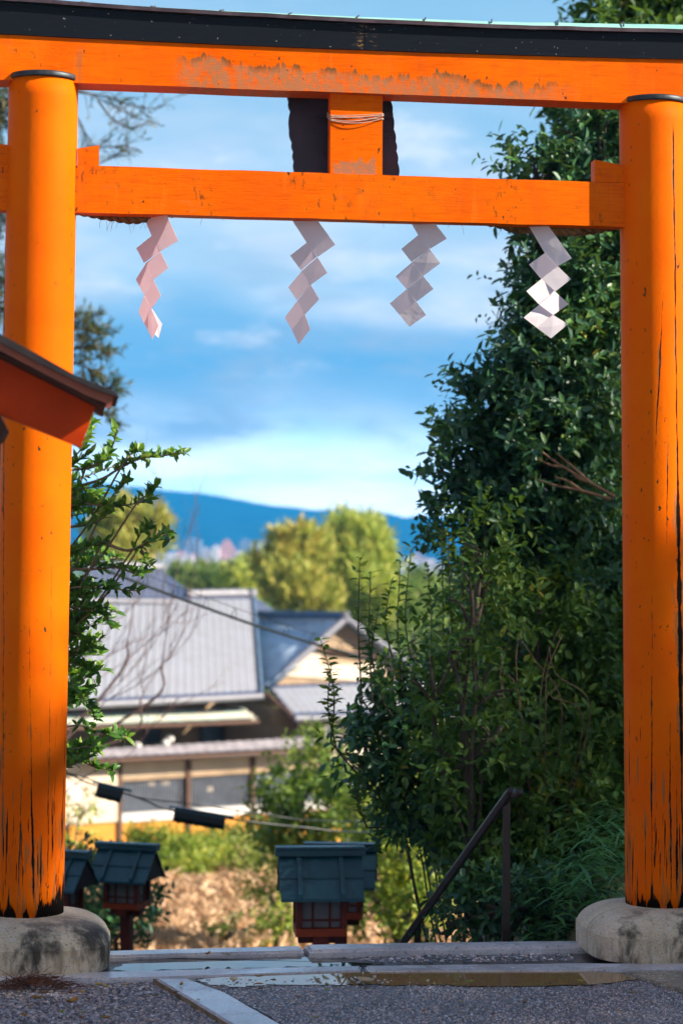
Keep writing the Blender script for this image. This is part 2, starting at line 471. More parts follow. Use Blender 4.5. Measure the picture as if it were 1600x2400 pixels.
RB, RT = 0.152, 0.145
PLB, PLT = T(64, 2140), T(103, 190)
PRB, PRT = T(1547, 2118), T(1528, 245)
CRACKS = {
    'pillar_west': [(-0.100, -0.118, 0.5, 3.3, 0.0012, 0.0016, 2.2, 0.5), (0.030, 0.0, 0.05, 1.25, 0.0012, 0.0065, 0.25, 0.5),
                    (0.085, 0.092, 0.05, 1.5, 0.0006, 0.0014, 0.4, 0.6), (-0.035, -0.02, 0.1, 0.6, 0.001, 0.004, 0.2, 0.3)],
    'pillar_east': [(0.062, 0.008, 0.02, 3.38, 0.0035, 0.0150, 1.25, 0.85), (-0.070, -0.035, 1.9, 2.65, 0.0008, 0.0035, 2.3, 0.3),
                    (-0.02, -0.012, 1.55, 2.1, 0.0008, 0.003, 1.75, 0.25), (0.005, -0.004, 0.05, 0.85, 0.0012, 0.006, 0.2, 0.5),
                    (-0.075, -0.08, 0.1, 1.35, 0.0007, 0.003, 0.6, 0.5), (0.03, 0.03, 0.05, 0.55, 0.001, 0.006, 0.15, 0.35)],
}
M_LINTEL = vermilion('vermilion_lintel', 'lintel'); M_BEAM = vermilion('vermilion_beam', 'beam')
M_STRUT = vermilion('vermilion_strut', 'strut'); M_PW = vermilion('vermilion_pillar_west', 'pillar_west'); M_PE = vermilion('vermilion_pillar_east', 'pillar_east')
M_BLACK = black_beam()
M_RING = simple('blackened_iron', (0.05, 0.06, 0.075), 0.45, 0.3, 20, 0.5)
M_COPPER = simple('verdigris_copper', (0.30, 0.56, 0.50), 0.6, 0.2, 5, 0.0, 0.2, 0.4, (0.20, 0.45, 0.42))
M_COPEDGE = simple('dark_copper_edge', (0.11, 0.075, 0.09), 0.4, 0.3, 9, 0.6)
M_STONE = granite('weathered_granite', (0.56, 0.43, 0.30), (0.70, 0.56, 0.41), 0.96, 1.0)
M_KERB = granite('wet_kerb_granite', (0.50, 0.46, 0.50), (0.70, 0.65, 0.70), 0.0, 0.8, 0.14)

def pillar(B, Tp, m, cracks_label):
    (u0, w0), (u1, w1) = B, Tp
    n, k = 56, 40
    V = []; Fq = []
    for i in range(k + 1):
        f = i / k; z = (w1 - w0) * f; cx = (u1 - u0) * f; r = RB + (RT - RB) * f
        for j in range(n):
            a = 2 * math.pi * j / n
            V.append((cx + r * math.cos(a), r * math.sin(a), z))
    for i in range(k):
        for j in range(n):
            j2 = (j + 1) % n; Fq.append((i * n + j, i * n + j2, (i + 1) * n + j2, (i + 1) * n + j))
    Fq.append(tuple(range(n))[::-1]); Fq.append(tuple(k * n + j for j in range(n)))
    p = mk('pillar', V, Fq, m, gate, local=(u0, 0, w0)); 
    for q in p.data.polygons: q.use_smooth = len(q.vertices) == 4
    # iron collar at the head
    V = []; Fq = []
    ro, ri = RT + 0.007, RT - 0.004
    prof = [(ri, -0.012), (ro, -0.012), (ro + 0.001, -0.006), (ro + 0.001, 0.006), (ro - 0.003, 0.012), (ri - 0.05, 0.012)]
    for (r, z) in prof:
        for j in range(n):
            a = 2 * math.pi * j / n; V.append((r * math.cos(a), r * math.sin(a), z))
    for i in range(len(prof) - 1):
        for j in range(n):
            j2 = (j + 1) % n; Fq.append((i * n + j, i * n + j2, (i + 1) * n + j2, (i + 1) * n + j))
    mk('collar', V, Fq, M_RING, p, local=(u1 - u0, 0, w1 - w0 + 0.004), smooth=True)
    return p
p1 = pillar(PLB, PLT, M_PW, ''); p1['label'] = 'vermilion pillar with one thin long crack, half hidden by the small roof'
p2 = pillar(PRB, PRT, M_PE, ''); p2['label'] = 'vermilion pillar split by a wide black crack down its whole height'

def beam(name, f0, f1, v0, v1, ua, ub, m, n=40, parent=gate, wob=0.0, seed=0):
    bm = bmesh.new(); rings = []
    rr = np.random.default_rng(seed)
    for i in range(n + 1):
        u = ua + (ub - ua) * i / n; e = rr.normal(0, wob, 4) if wob else (0, 0, 0, 0)
        z0, z1 = float(np.polyval(f0, u)), float(np.polyval(f1, u))
        rings.append([bm.verts.new(q) for q in ((u, v0, z0 + e[0]), (u, v1, z0 + e[0]), (u, v1, z1 + e[2]), (u, v0, z1 + e[2]))])
    for a, b in zip(rings, rings[1:]):
        for j in range(4): bm.faces.new((a[j], b[j], b[(j + 1) % 4], a[(j + 1) % 4]))
    bm.faces.new(rings[0]); bm.faces.new(rings[-1][::-1])
    bev(bm, 0.005, 2)
    return bm_obj(name, bm, m, parent)
beam('tie_beam', f_nb, f_nt, VNK, 0.042, -1.98, 2.02, M_BEAM, wob=0.0008)
lin_top = [f_kb[0], f_kb[1], f_kb[2] + 0.002]
beam('lintel', f_lb, lin_top, VL, 0.072, -2.30, 2.36, M_LINTEL, wob=0.0006, seed=3)
top = beam('top_beam', [f_kb[0], f_kb[1], f_kb[2] + 0.003], f_kt, VK, 0.105, -2.40, 2.46, M_BLACK, seed=4)
# copper sheet on the top beam: dark folded edge, green slopes
def cap():
    n = 60; V = []; Fq = []; E = []; Fe = []
    rr = np.random.default_rng(5); e = np.cumsum(rr.normal(0, 0.0016, n + 1)); e -= np.linspace(e[0], e[-1], n + 1); 
    for i in range(n + 1):
        u = -2.42 + 4.90 * i / n; z = float(np.polyval(f_kt, u)) + 0.004 + 0.6 * e[i]
        rise = 0.012 + 0.040 * (u + 2.4) / 4.8
        V += [(u, VK - 0.020, z + 0.016), (u, 0.0, z + 0.016 + rise), (u, -VK + 0.020, z + 0.016), (u, -VK + 0.020, z + 0.010), (u, VK - 0.020, z + 0.010)]
        E += [(u, VK - 0.021, z + 0.0155), (u, VK - 0.022, z - 0.001), (u, VK - 0.004, z - 0.003), (u, VK - 0.004, z + 0.0155)]
    for i in range(n):
        for j in range(5): a, b = i * 5 + j, i * 5 + (j + 1) % 5; Fq.append((a, b, b + 5, a + 5))
        for j in range(4): a, b = i * 4 + j, i * 4 + (j + 1) % 4; Fe.append((a, b, b + 4, a + 4))
    c = mk('copper_cap', V, Fq, M_COPPER, top)
    mk('cap_edge', E, Fe, M_COPEDGE, top)
    # folded seams of the sheet
    S = []
    for u in np.arange(-2.3, 2.4, 0.29):
        z = float(np.polyval(f_kt, u)) + 0.022; rise = 0.012 + 0.040 * (u + 2.4) / 4.8
        v, f = tubes([([(u - 0.012, VK - 0.018, z + 0.001), (u, -0.05, z + rise * 0.55), (u + 0.01, 0, z + rise + 0.002)], 0.0035, 0.0035)], 5); mk('seam', v, f, M_COPEDGE, top)
cap()
# strut between the beams
us0, us1 = T(774, 300, VS)[0], T(896, 300, VS)[0]
zs0 = min(np.polyval(f_nt, us0), np.polyval(f_nt, us1)) - 0.004; zs1 = max(np.polyval(f_lb, us0), np.polyval(f_lb, us1)) + 0.002
box_obj('strut', (us0, us1, VS, 0.05, zs0, zs1), M_STRUT, gate, 0.004)
# wedges driven in above the tie beam
def wedge(px0, px1, y0, y1, lab):
    v = -0.036
    a, b = T(px0, y0, v), T(px1, y1, v)
    c = float(np.polyval(f_nt, a[0])) + 0.002, float(np.polyval(f_nt, b[0])) + 0.002
    bm = bmesh.new()
    add_prism(bm, [Vector((a[0], v, a[1])), Vector((b[0], v, b[1])), Vector((b[0], v, c[1])), Vector((a[0], v, c[0]))], (0, 0.072, 0))
    bev(bm, 0.003); o = bm_obj('wedge', bm, M_BEAM, gate)
    if lab: o['label'] = lab
wedge(182, 233, 348, 340, 'flaking square wedge'); wedge(1393, 1462, 374, 388, None); wedge(-30, 24, 334, 340, None); wedge(1596, 1650, 392, 384, None)

def base_stone(uc, ground_w, top_w, vs_):
    """rounded square plinth cut in two stones, the joint running along the gate"""
    n, H = 96, top_w - ground_w
    bm = bmesh.new(); prof = [(1.0, 0.0), (1.004, 0.05), (1.006, 0.10)]
    rad_w, rad_h, Rm = 0.205, 0.115, 0.345
    for k in range(1, 12):
        a = math.pi / 2 * k / 11
        prof.append(((Rm - rad_w * (1 - math.cos(a))) / Rm, H - rad_h + rad_h * math.sin(a)))
    prof += [(0.30, H + 0.001), (0.15, H + 0.001)]
    rings = []
    for (s, z) in prof:
        ring = []
        ex = 0.54 if s > 0.7 else 0.54 + (0.9 - 0.54) * (0.7 - s) / 0.7
        for j in range(n):
            a = 2 * math.pi * j / n; c, d = math.cos(a), math.sin(a)
            x = math.copysign(abs(c) ** ex, c) * Rm * s; y = math.copysign(abs(d) ** ex, d) * Rm * s
            q = 0.004 * float(vnoise(np.array(x * 4), np.array(y * 4 + z * 5), 11))
            ring.append(bm.verts.new((x * (1 + q), y * (1 + q), z)))
        rings.append(ring)
    for a, b in zip(rings, rings[1:]):
        for j in range(n): bm.faces.new((a[j], a[(j + 1) % n], b[(j + 1) % n], b[j]))
    bm.faces.new(rings[0][::-1]); bm.faces.new(rings[-1])
    out = bmesh.new()
    for sgn in (-1, 1):
        c = bm.copy()
        g = c.verts[:] + c.edges[:] + c.faces[:]
        r = bmesh.ops.bisect_plane(c, geom=g, plane_co=(0, vs_ + sgn * 0.0035, 0), plane_no=(0, -sgn, 0), clear_outer=True)
        ed = [e for e in r['geom_cut'] if isinstance(e, bmesh.types.BMEdge)]
        bmesh.ops.holes_fill(c, edges=ed)
        me = bpy.data.meshes.new('tmp'); c.to_mesh(me); c.free(); out.from_mesh(me); bpy.data.meshes.remove(me)
    bm.free()
    o = bm_obj('base_stone', out, M_STONE, gate, smooth=True, local=(uc, 0, ground_w))
    m2 = o.modifiers.new('split', 'EDGE_SPLIT'); m2.split_angle = R(50)
    return o
base_stone(PLB[0] + 0.0, -0.004, PLB[1] + 0.004, -0.13)
base_stone(PRB[0] + 0.005, 0.0, PRB[1] + 0.004, -0.06)

# name tablet hung behind the strut, seen from its dark back
M_TAB = simple('dark_tablet_board', (0.045, 0.035, 0.06), 0.5, 0.3, 8)
M_TABE = simple('pale_tablet_edge', (0.5, 0.42, 0.3), 0.6, 0.2, 8)
def tablet():
    v = 0.115
    L = [(678, 205), (679, 232), (683, 255), (680, 300), (686, 330), (689, 352), (690, 375), (692, 404), (697, 432), (700, 455)]
    Rr = [(916, 205), (919, 232), (922, 262), (925, 300), (929, 330), (930, 352), (933, 380), (935, 412), (938, 435), (940, 458)]
    a = [T(x, y, v) for x, y in L]; b = [T(x, y, v) for x, y in Rr]
    def dense(p, s):
        o = []
        for (x0, z0), (x1, z1) in zip(p, p[1:]):
            for k in range(6):
                f = k / 6; o.append((x0 + (x1 - x0) * f + s * 0.005 * abs(math.sin(f * math.pi)), z0 + (z1 - z0) * f))
        return o + [p[-1]]
    poly = dense(a, -1)[::-1] + dense(b, 1)
    zt = poly[0][1]
    root = empty('name_tablet', TW(0.02, v, zt - 0.5), 'dark scalloped name tablet hanging behind the short strut, seen from its back', 'shrine tablet', rz=TA)
    off = TW(0.02, v, zt - 0.5) - TO
    ou, ow = off.dot(TX), off.z
    z0 = min(p[1] for p in poly)
    lean = lambda z: 0.10 * (z - z0)            # leans forward at the head
    bm = bmesh.new(); add_prism(bm, [Vector((x - ou, lean(z), z - ow)) for x, z in poly], (0, 0.03, 0))
    bm_obj('board', bm, M_TAB, root)
    # raised frame bars on the back
    um = (poly[0][0] + poly[-1][0]) / 2
    for z in (z0 + 0.06, z0 + 0.36):
        bm = bmesh.new()
        add_box(bm, -0.17 - ou + um + 0.02, 0.17 - ou + um + 0.02, lean(z) - 0.012, lean(z) - 0.001, z - ow - 0.012, z - ow + 0.012)
        bev(bm, 0.002); bm_obj('batten', bm, M_TAB, root)
    # faint carved characters on the board, too small to read
    bm = bmesh.new(); rr = random.Random(3)
    u0, w0 = T(899, 285, v - 0.002)
    for c in range(4):
        for r_ in range(9):
            if rr.random() < 0.15: continue
            x = u0 + 0.002 + c * 0.0095; z = w0 - r_ * 0.0095
            for q in range(2):
                dx_, dz_ = rr.uniform(-0.002, 0.002), rr.uniform(-0.002, 0.002)
                hw, hh = (0.003, 0.0007) if rr.random() < 0.6 else (0.0007, 0.003)
                add_box(bm, x + dx_ - hw - ou, x + dx_ + hw - ou, lean(z) - 0.0030, lean(z) - 0.001, z + dz_ - hh - ow, z + dz_ + hh - ow)
    bm_obj('inscription', bm, simple('faded_lettering', (0.16, 0.14, 0.18), 0.7), root)
tablet()

# cord tied round the strut
def cord():
    S = []
    um = (us0 + us1) / 2; hw = (us1 - us0) / 2
    lo = np.polyval(f_lb, um)
    def z_at(py, px=835): return T(px, py, VS)[1]
    for k, (yl, ym, yr, th) in enumerate(((273, 271, 265, 0.0020), (278, 276, 268, 0.0022), (274, 277, 278, 0.0020), (282, 284, 270, 0.0024), (284, 290, 276, 0.0018))):
        zl, zm, zr = z_at(yl), z_at(ym), z_at(yr)
        pts = []
        for i in range(17):
            f = i / 16; u = us0 + (us1 - us0) * f
            z = zl * (1 - f) * (1 - 2 * f) + 4 * zm * f * (1 - f) + zr * f * (2 * f - 1)
            bow = 0.004 + (0.010 if k in (1, 4) else 0.003) * math.sin(math.pi * f)
            pts.append((u, VS - bow, z + 0.0006 * math.sin(i * 3.1 + k)))
        pts = [(us0 - 0.004, 0.05, zl + 0.03), (us0 - 0.005, -0.02, zl + 0.008)] + pts + [(us1 + 0.005, -0.02, zr + 0.002), (us1 + 0.004, 0.05, zr + 0.02)]
        S.append((curve([TW(*p) for p in pts], 3), th, th))
    v, f = tubes(S, 6); loc = TW(um, VS, z_at(275))
    tag(mk('cord', v, f, simple('pale_twine', (0.62, 0.42, 0.34), 0.8), loc=loc), 'thin pale cord wound several times round the orange strut', 'cord')
cord()

# straw rope along the back of the tie beam
M_STRAW = simple('rice_straw', (0.26, 0.15, 0.06), 0.8, 0.4, 30)
def rope():
    v = 0.075
    ctr = [(190, 492), (232, 500), (270, 506), (300, 511), (330, 510), (372, 500), (450, 494), (620, 497), (850, 503), (1050, 509), (1150, 518), (1205, 532), (1262, 536), (1330, 541), (1390, 536), (1445, 525)]
    pts = curve([TW(*(lambda q: (q[0], v, q[1]))(T(x, y, v))) for x, y in ctr], 14)
    S = []
    for k in range(3):
        p = []
        d = 0.0
        for i, q in enumerate(pts):
            if i: d += (q - pts[i - 1]).length
            a = d / 0.115 * 2 * math.pi + k * 2.094
            p.append(q + TN * (0.0135 * math.cos(a)) + Vector((0, 0, 0.0135 * math.sin(a))))
        S.append((p, 0.0135, 0.0135))
    root = empty('straw_rope', pts[0], 'thick twisted straw rope sagging behind the lower orange beam', 'rope')
    vv, ff = tubes(S, 8); mk('strand', vv, ff, M_STRAW, root, world=True, smooth=True)
    rr = random.Random(9); S = []
    for i in range(46):
        q = pts[rr.randrange(4, len(pts) - 4)] + Vector((0, 0, -0.014)); l = rr.uniform(0.012, 0.05)
        d = Vector((rr.uniform(-1, 1), rr.uniform(-.4, .4), rr.uniform(-1.4, -0.3))).normalized()
        S.append(([q, q + d * l * 0.6, q + d * l + Vector((0, 0, -l * 0.3))], 0.0009, 0.0005))
    vv, ff = tubes(S, 4); mk('straw_ends', vv, ff, M_STRAW, root, world=True)
rope()

# paper streamers
M_PAPER = paper()
ST = [((240, 480), [[(620, 150), (985, 150), (1165, 548), (890, 712), (757, 475)], [(757, 475), (890, 712), (640, 890), (523, 665)], [(890, 712), (1015, 965), (785, 1145), (655, 905)],
        [(660, 915), (785, 1145), (645, 1388), (515, 1140)], [(785, 1145), (900, 1390), (755, 1590), (648, 1395)], [(642, 1390), (755, 1590), (640, 1815), (557, 1640)], [(755, 1590), (862, 1850), (770, 2060), (642, 1812)]],
        'warm orange pink tinted paper streamer, nearest the left pillar'),
      ((600, 480), [[(545, 225), (930, 225), (1212, 610), (940, 800), (775, 580)], [(775, 580), (930, 795), (690, 1005), (522, 778)], [(940, 800), (1090, 1040), (840, 1225), (693, 1020)],
        [(695, 1020), (840, 1225), (628, 1465), (493, 1265)], [(838, 1225), (968, 1445), (750, 1680), (625, 1480)], [(625, 1480), (750, 1680), (548, 1910), (440, 1725)], [(750, 1680), (832, 1900), (655, 2140), (546, 1910)]],
        'pink grey paper streamer left of centre, the longest of the four'),
      ((860, 480), [[(660, 255), (1020, 265), (1220, 517), (960, 675), (780, 465)], [(780, 465), (960, 678), (675, 875), (523, 675)], [(955, 680), (1122, 893), (860, 1090), (678, 880)],
        [(680, 885), (860, 1090), (602, 1293), (437, 1097)], [(860, 1092), (1015, 1287), (755, 1485), (602, 1295)], [(602, 1295), (755, 1487), (492, 1680), (345, 1510)], [(755, 1487), (903, 1687), (645, 1870), (490, 1680)]],
        'mauve crumpled paper streamer just right of the middle of the gate'),
      ((1170, 480), [[(430, 300), (735, 305), (1103, 820), (890, 940), (690, 740)], [(690, 740), (890, 940), (630, 1132), (450, 915)], [(890, 942), (1092, 1138), (850, 1328), (635, 1132)],
        [(640, 1135), (850, 1330), (605, 1527), (407, 1322)], [(850, 1330), (1055, 1520), (820, 1687), (605, 1527)], [(605, 1528), (820, 1687), (562, 1878), (367, 1727)], [(820, 1688), (1045, 1828), (785, 2045), (562, 1880)]],
        'bright white paper streamer in front of the dark tree')]
def streamer(i, org, facets, label):
    yaw = ((-1.25,) * 7, (-.62,) * 7, (-.50, -.5, -.42, -.45, -.5, -.42, -.40), (-.45, -.45, -.15, .42, .40, .34, -.05))[i]
    v0 = 0.045 if i < 3 else -0.005
    V = []; Fq = []
    uc, wt = T(org[0] + 120, org[1] + 30, v0)
    rr = random.Random(i)
    for k, f in enumerate(facets):
        s = 1 if k % 2 == 0 else -1
        b = len(V)
        pts = [(org[0] + x / 6.533, org[1] + y / 6.533) for x, y in f]
        xs_ = [p[0] for p in pts]; xm = sum(xs_) / len(xs_)
        for (x, y) in pts:
            dv = (x - org[0] - 120) / 560.0 * yaw[k] * (1 if i < 3 else .3) + (x - xm) / 560.0 * (0.10 * s + (0 if i < 3 else .7 * yaw[k])) + 0.0012 * (k % 2)
            u, w_ = T(x, y, v0 + dv)
            V.append(TW(u, v0 + dv, w_))
        c = sum((V[b + q] for q in range(len(pts))), Vector()) / len(pts) + TN * rr.uniform(-0.004, 0.004)
        V.append(c)
        for q in range(len(pts)): Fq.append((b + q, b + (q + 1) % len(pts), b + len(pts)))
    loc = TW(uc, v0, wt)
    o = mk('paper_streamer', V, Fq, M_PAPER, loc=loc)
    md = o.modifiers.new('sheet', 'SOLIDIFY'); md.thickness = 0.0006
    tag(o, label, 'paper streamer', 'zigzag paper streamers under the gate')
    if i == 0:
        pts = [(765, 1590), (920, 1825), (865, 2040), (775, 1955)]
        V2 = []
        for j, (x, y) in enumerate(pts):
            dv = 0.02 + 0.012 * (j in (1, 2)); u, w_ = T(org[0] + x / 6.533, org[1] + y / 6.533, v0 + dv); V2.append(TW(u, v0 + dv, w_))
        mk('second_sheet', V2, [(0, 1, 2, 3)], M_PAPER, o, world=True)['label'] = 'white end of the sheet behind'
for i, (org, fc, lab) in enumerate(ST): streamer(i, org, fc, lab)

# ------------------------------------------------------------------ ground
def terr(x, y):
    x = np.asarray(x, float); y = np.asarray(y, float)
    st = np.interp(y, [-20, 9.70, 9.95, 12.2, 14, 16, 20, 24, 27, 36, 42, 48, 60, 120, 900, 9000], [-.06, -.06, -.12, -1.55, -1.8, -2.1, -2.75, -3.05, -3.15, -3.5, -4.3, -5.3, -6.3, -7.6, -9, -9])
    rb = np.interp(y, [-20, 9.7, 12, 16, 25, 40, 60, 120, 9000], [-.06, -.08, 0.0, 0.25, -2.6, -4.0, -6.0, -7.6, -9])
    xr = 0.78 + np.maximum(0, y - 17) * 0.10
    wr = sstep(x, xr, xr + 0.5 + np.maximum(0, y - 17) * 0.1)
    lb = np.interp(y, [-20, 9.7, 14, 22, 30, 45, 60, 120, 9000], [-.06, -.10, -.7, -1.9, -2.9, -4.6, -6.3, -7.6, -9])
    wl = sstep(-x, 1.9 + np.maximum(0, y - 12) * 0.04, 2.6 + np.maximum(0, y - 12) * 0.06)
    z = st * (1 - wr) + rb * wr
    z = z * (1 - wl) + lb * wl
    far = sstep(y, 10.5, 16)
    return z + far * 0.10 * vnoise(x * 0.8, y * 0.8, 3)
def terrain():
    ys = np.concatenate([np.linspace(-8, 9, 10), np.linspace(9.3, 18, 60), np.linspace(18.3, 40, 60), np.geomspace(41, 9000, 50)])
    xs = np.concatenate([-np.geomspace(6000, 6.2, 26), np.linspace(-6, 6, 81), np.geomspace(6.2, 6000, 26)])
    X, Y = np.meshgrid(xs, ys)
    Z = terr(X, Y)
    V = np.stack([X, Y, Z], -1).reshape(-1, 3); nx = len(xs)
    i, j = np.meshgrid(np.arange(len(ys) - 1), np.arange(nx - 1), indexing='ij')
    a = (i * nx + j).ravel(); Fq = np.stack([a, a + 1, a + nx + 1, a + nx], -1)
    t = mat('earth'); o = t.obj(); n = t.noise(o, 0.9, 6, 0.6); f = t.noise(o, 14, 4, 0.6)
    c = t.mix(t.ss(n, 0.35, 0.65), (0.10, 0.075, 0.045), (0.22, 0.17, 0.095))
    c = t.mix(t.ss(f, 0.5, 0.75, 0, .6), c, (0.07, 0.08, 0.03))
    x, y, z = t.xyz(o)
    c = t.mix(t.ss(y, 45, 75), c, (0.10, 0.12, 0.045))
    tag(mk('ground', V, Fq, fin(t, c, 0.9, t.bump(f, 0.5, 0.03)), smooth=True), kind='structure')
terrain()

def slab(name, px, ztop, depth, m, kind='structure', b=0.006, jag=0.0, seed=0, zslope=None):
    """paving piece from its outline in the photograph, on the plane z = ztop"""
    rr = random.Random(seed); pts = [G(x, y, ztop) for x, y in px]
    dense = []
    for a, c in zip(pts, pts[1:] + pts[:1]):
        k = max(1, int((c - a).length / 0.05)) if jag else 1
        for i in range(k):
            q = a.lerp(c, i / k)
            if jag: q = q + Vector((rr.uniform(-jag, jag), rr.uniform(-jag, jag), 0))
            dense.append(q)
    bm = bmesh.new(); add_prism(bm, dense, (0, 0, -depth))
    bmesh.ops.recalc_face_normals(bm, faces=bm.faces)
    if b:
        es = [e for e in bm.edges if all(v.co.z > ztop - 1e-5 for v in e.verts) and len(e.link_faces) == 2]
        bmesh.ops.bevel(bm, geom=es, offset=b, segments=2, affect='EDGES')
    bmesh.ops.triangulate(bm, faces=[f for f in bm.faces if len(f.verts) > 4])
    return tag(bm_obj(name, bm, m), kind=kind)

def aggregate(name, base, c1, c2, wetlo, wethi, scale=1.0):
    t = mat(name); o = t.obj()
    v = t.voro(o, 105 * scale, 'Color'); vx, vy, vz = t.xyz(v); d = t.voro(o, 105 * scale)
    v2 = t.voro(o, 260 * scale); 
    col = t.ramp(vx, [(0.0, (0.035, 0.033, 0.04)), (0.25, (0.10, 0.09, 0.10)), (0.5, c1), (0.75, c2), (0.9, (0.22, 0.14, 0.10)), (1.0, (0.33, 0.31, 0.32))])
    col = t.mix(t.ss(d, 0.30, 0.62), col, base)
    pt = t.noise(o, 2.6, 4, 0.6)
    col = t.mix(t.ss(pt, 0.45, 0.70, 0, .55), col, (0.03, 0.028, 0.03))
    rg = t.mix(t.ss(t.noise(o, 2.0, 4, 0.6), 0.42, 0.6), (wetlo,) * 3, (wethi,) * 3)
    h = t.sub(t.ss(d, 0.0, 0.6, 1, 0), t.mul(v2, 0.3))
    return fin(t, col, rg, t.bump(h, 0.8, 0.006), 0.5)
M_AGG = aggregate('exposed_aggregate', (0.13, 0.12, 0.13), (0.30, 0.27, 0.31), (0.38, 0.34, 0.38), 0.12, 0.4)
M_BED = aggregate('gravel_bed', (0.05, 0.045, 0.045), (0.12, 0.11, 0.115), (0.17, 0.155, 0.16), 0.3, 0.65, 0.8)
M_MUD = simple('wet_dirt', (0.14, 0.115, 0.12), 0.2, 0.4, 7, 0, 0.6, 0.5, (0.045, 0.036, 0.035))
M_MORTAR = simple('brown_mortar', (0.34, 0.22, 0.11), 0.7, 0.4, 20, 0, 0.6)
M_APRON = granite('wet_sandy_stone', (0.20, 0.155, 0.115), (0.32, 0.26, 0.20), 0, 0.8, 0.12)

# sheets of the court, each a few millimetres over the one below
slab('gravel_bed', [(-900, 2420), (-700, 2300), (365, 2293), (545, 2402), (700, 2560), (-900, 2560)], -0.022, 0.05, M_BED, b=0)
slab('paving', [(455, 2290), (1460, 2268), (1800, 2330), (1900, 2620), (820, 2620), (670, 2400)], -0.010, 0.05, M_AGG, b=0)
slab('wet_ground', [(-900, 2300), (-900, 2236), (270, 2236), (705, 2226), (1350, 2214), (2200, 2200), (2200, 2262), (1400, 2268), (840, 2280), (268, 2290)], -0.026, 0.05, M_MUD, b=0)
slab('kerb_stone', [(-900, 2312), (-900, 2292), (-80, 2286), (268, 2276), (700, 2266), (846, 2263), (843, 2274), (700, 2279), (362, 2290), (0, 2298)], 0.0, 0.10, M_KERB, b=0.007, jag=0.0025, seed=1)
slab('kerb_stone', [(853, 2263), (1350, 2257), (1420, 2258), (1700, 2254), (2200, 2248), (2200, 2268), (1640, 2273), (1440, 2274), (1150, 2275), (866, 2276)], 0.0, 0.10, M_KERB, b=0.007, jag=0.0025, seed=2)
slab('step_edge', [(-900, 2257), (-900, 2246), (270, 2227), (705, 2216), (712, 2228), (500, 2233), (270, 2239)], 0.0, 0.16, M_KERB, b=0.01, jag=0.004, seed=3)
slab('step_edge', [(713, 2213), (1000, 2208), (1350, 2204), (2000, 2196), (2000, 2208), (1350, 2216), (1000, 2220), (728, 2227)], 0.010, 0.17, M_KERB, b=0.012, jag=0.005, seed=4)
slab('kerb_strip', [(367, 2293), (438, 2293), (527, 2325), (594, 2363), (662, 2402), (820, 2500), (1000, 2620), (740, 2620), (548, 2402)], 0.004, 0.10, M_KERB, b=0.006, jag=0.0018, seed=5)
slab('mortar_joint', [(358, 2294), (369, 2294), (551, 2403), (740, 2620), (726, 2620), (539, 2402)], -0.004, 0.05, M_MORTAR, b=0, jag=0.003, seed=6)
slab('stone_apron', [(1452, 2276), (1640, 2274), (2200, 2272), (2200, 2420), (1760, 2370), (1600, 2321)], 0.002, 0.06, M_APRON, b=0.006, jag=0.003, seed=7)

def water(name, px, z, m, jag, seed, label):
    pts = curve([G(x, y, z) for x, y in px + px[:1]], 9)[:-1]
    c = sum(pts, Vector()) / len(pts); rr = np.random.default_rng(seed)
    V = [(p.x + rr.normal(0, jag * 1.6), p.y + rr.normal(0, jag), z) for p in pts]
    bm = bmesh.new(); f = bm.faces.new([bm.verts.new(q) for q in V])
    bmesh.ops.triangulate(bm, faces=[f])
    tag(bm_obj(name, bm, m), kind='structure')
def watermat(name, col, amp):
    t = mat(name); o = t.obj()
    n = t.noise(t.vmul(o, (1, 1, 1)), 7, 2, 0.5)
    m = fin(t, col, 0.015, t.bump(n, amp, 0.004), 0.5); t.b.inputs['IOR'].default_value = 3.0
    return m
M_W1 = watermat('puddle_water', (0.035, 0.030, 0.028), 0.05); M_W2 = watermat('muddy_water', (0.34, 0.19, 0.085), 0.03)
water('puddle', [(268, 2268), (330, 2247), (400, 2244), (560, 2246), (700, 2242), (770, 2249), (800, 2252), (845, 2256), (900, 2259), (850, 2263), (700, 2266.5), (480, 2271), (300, 2275)], -0.019, M_W1, 0.008, 1, '')
water('puddle', [(450, 2297), (560, 2287), (850, 2278), (1100, 2277), (1350, 2276.5), (1445, 2280), (1490, 2292), (1420, 2304), (1330, 2309), (1220, 2311), (1100, 2311), (1030, 2307), (950, 2309), (860, 2307), (760, 2308), (640, 2307), (540, 2312)], -0.0055, M_W2, 0.006, 2, '')

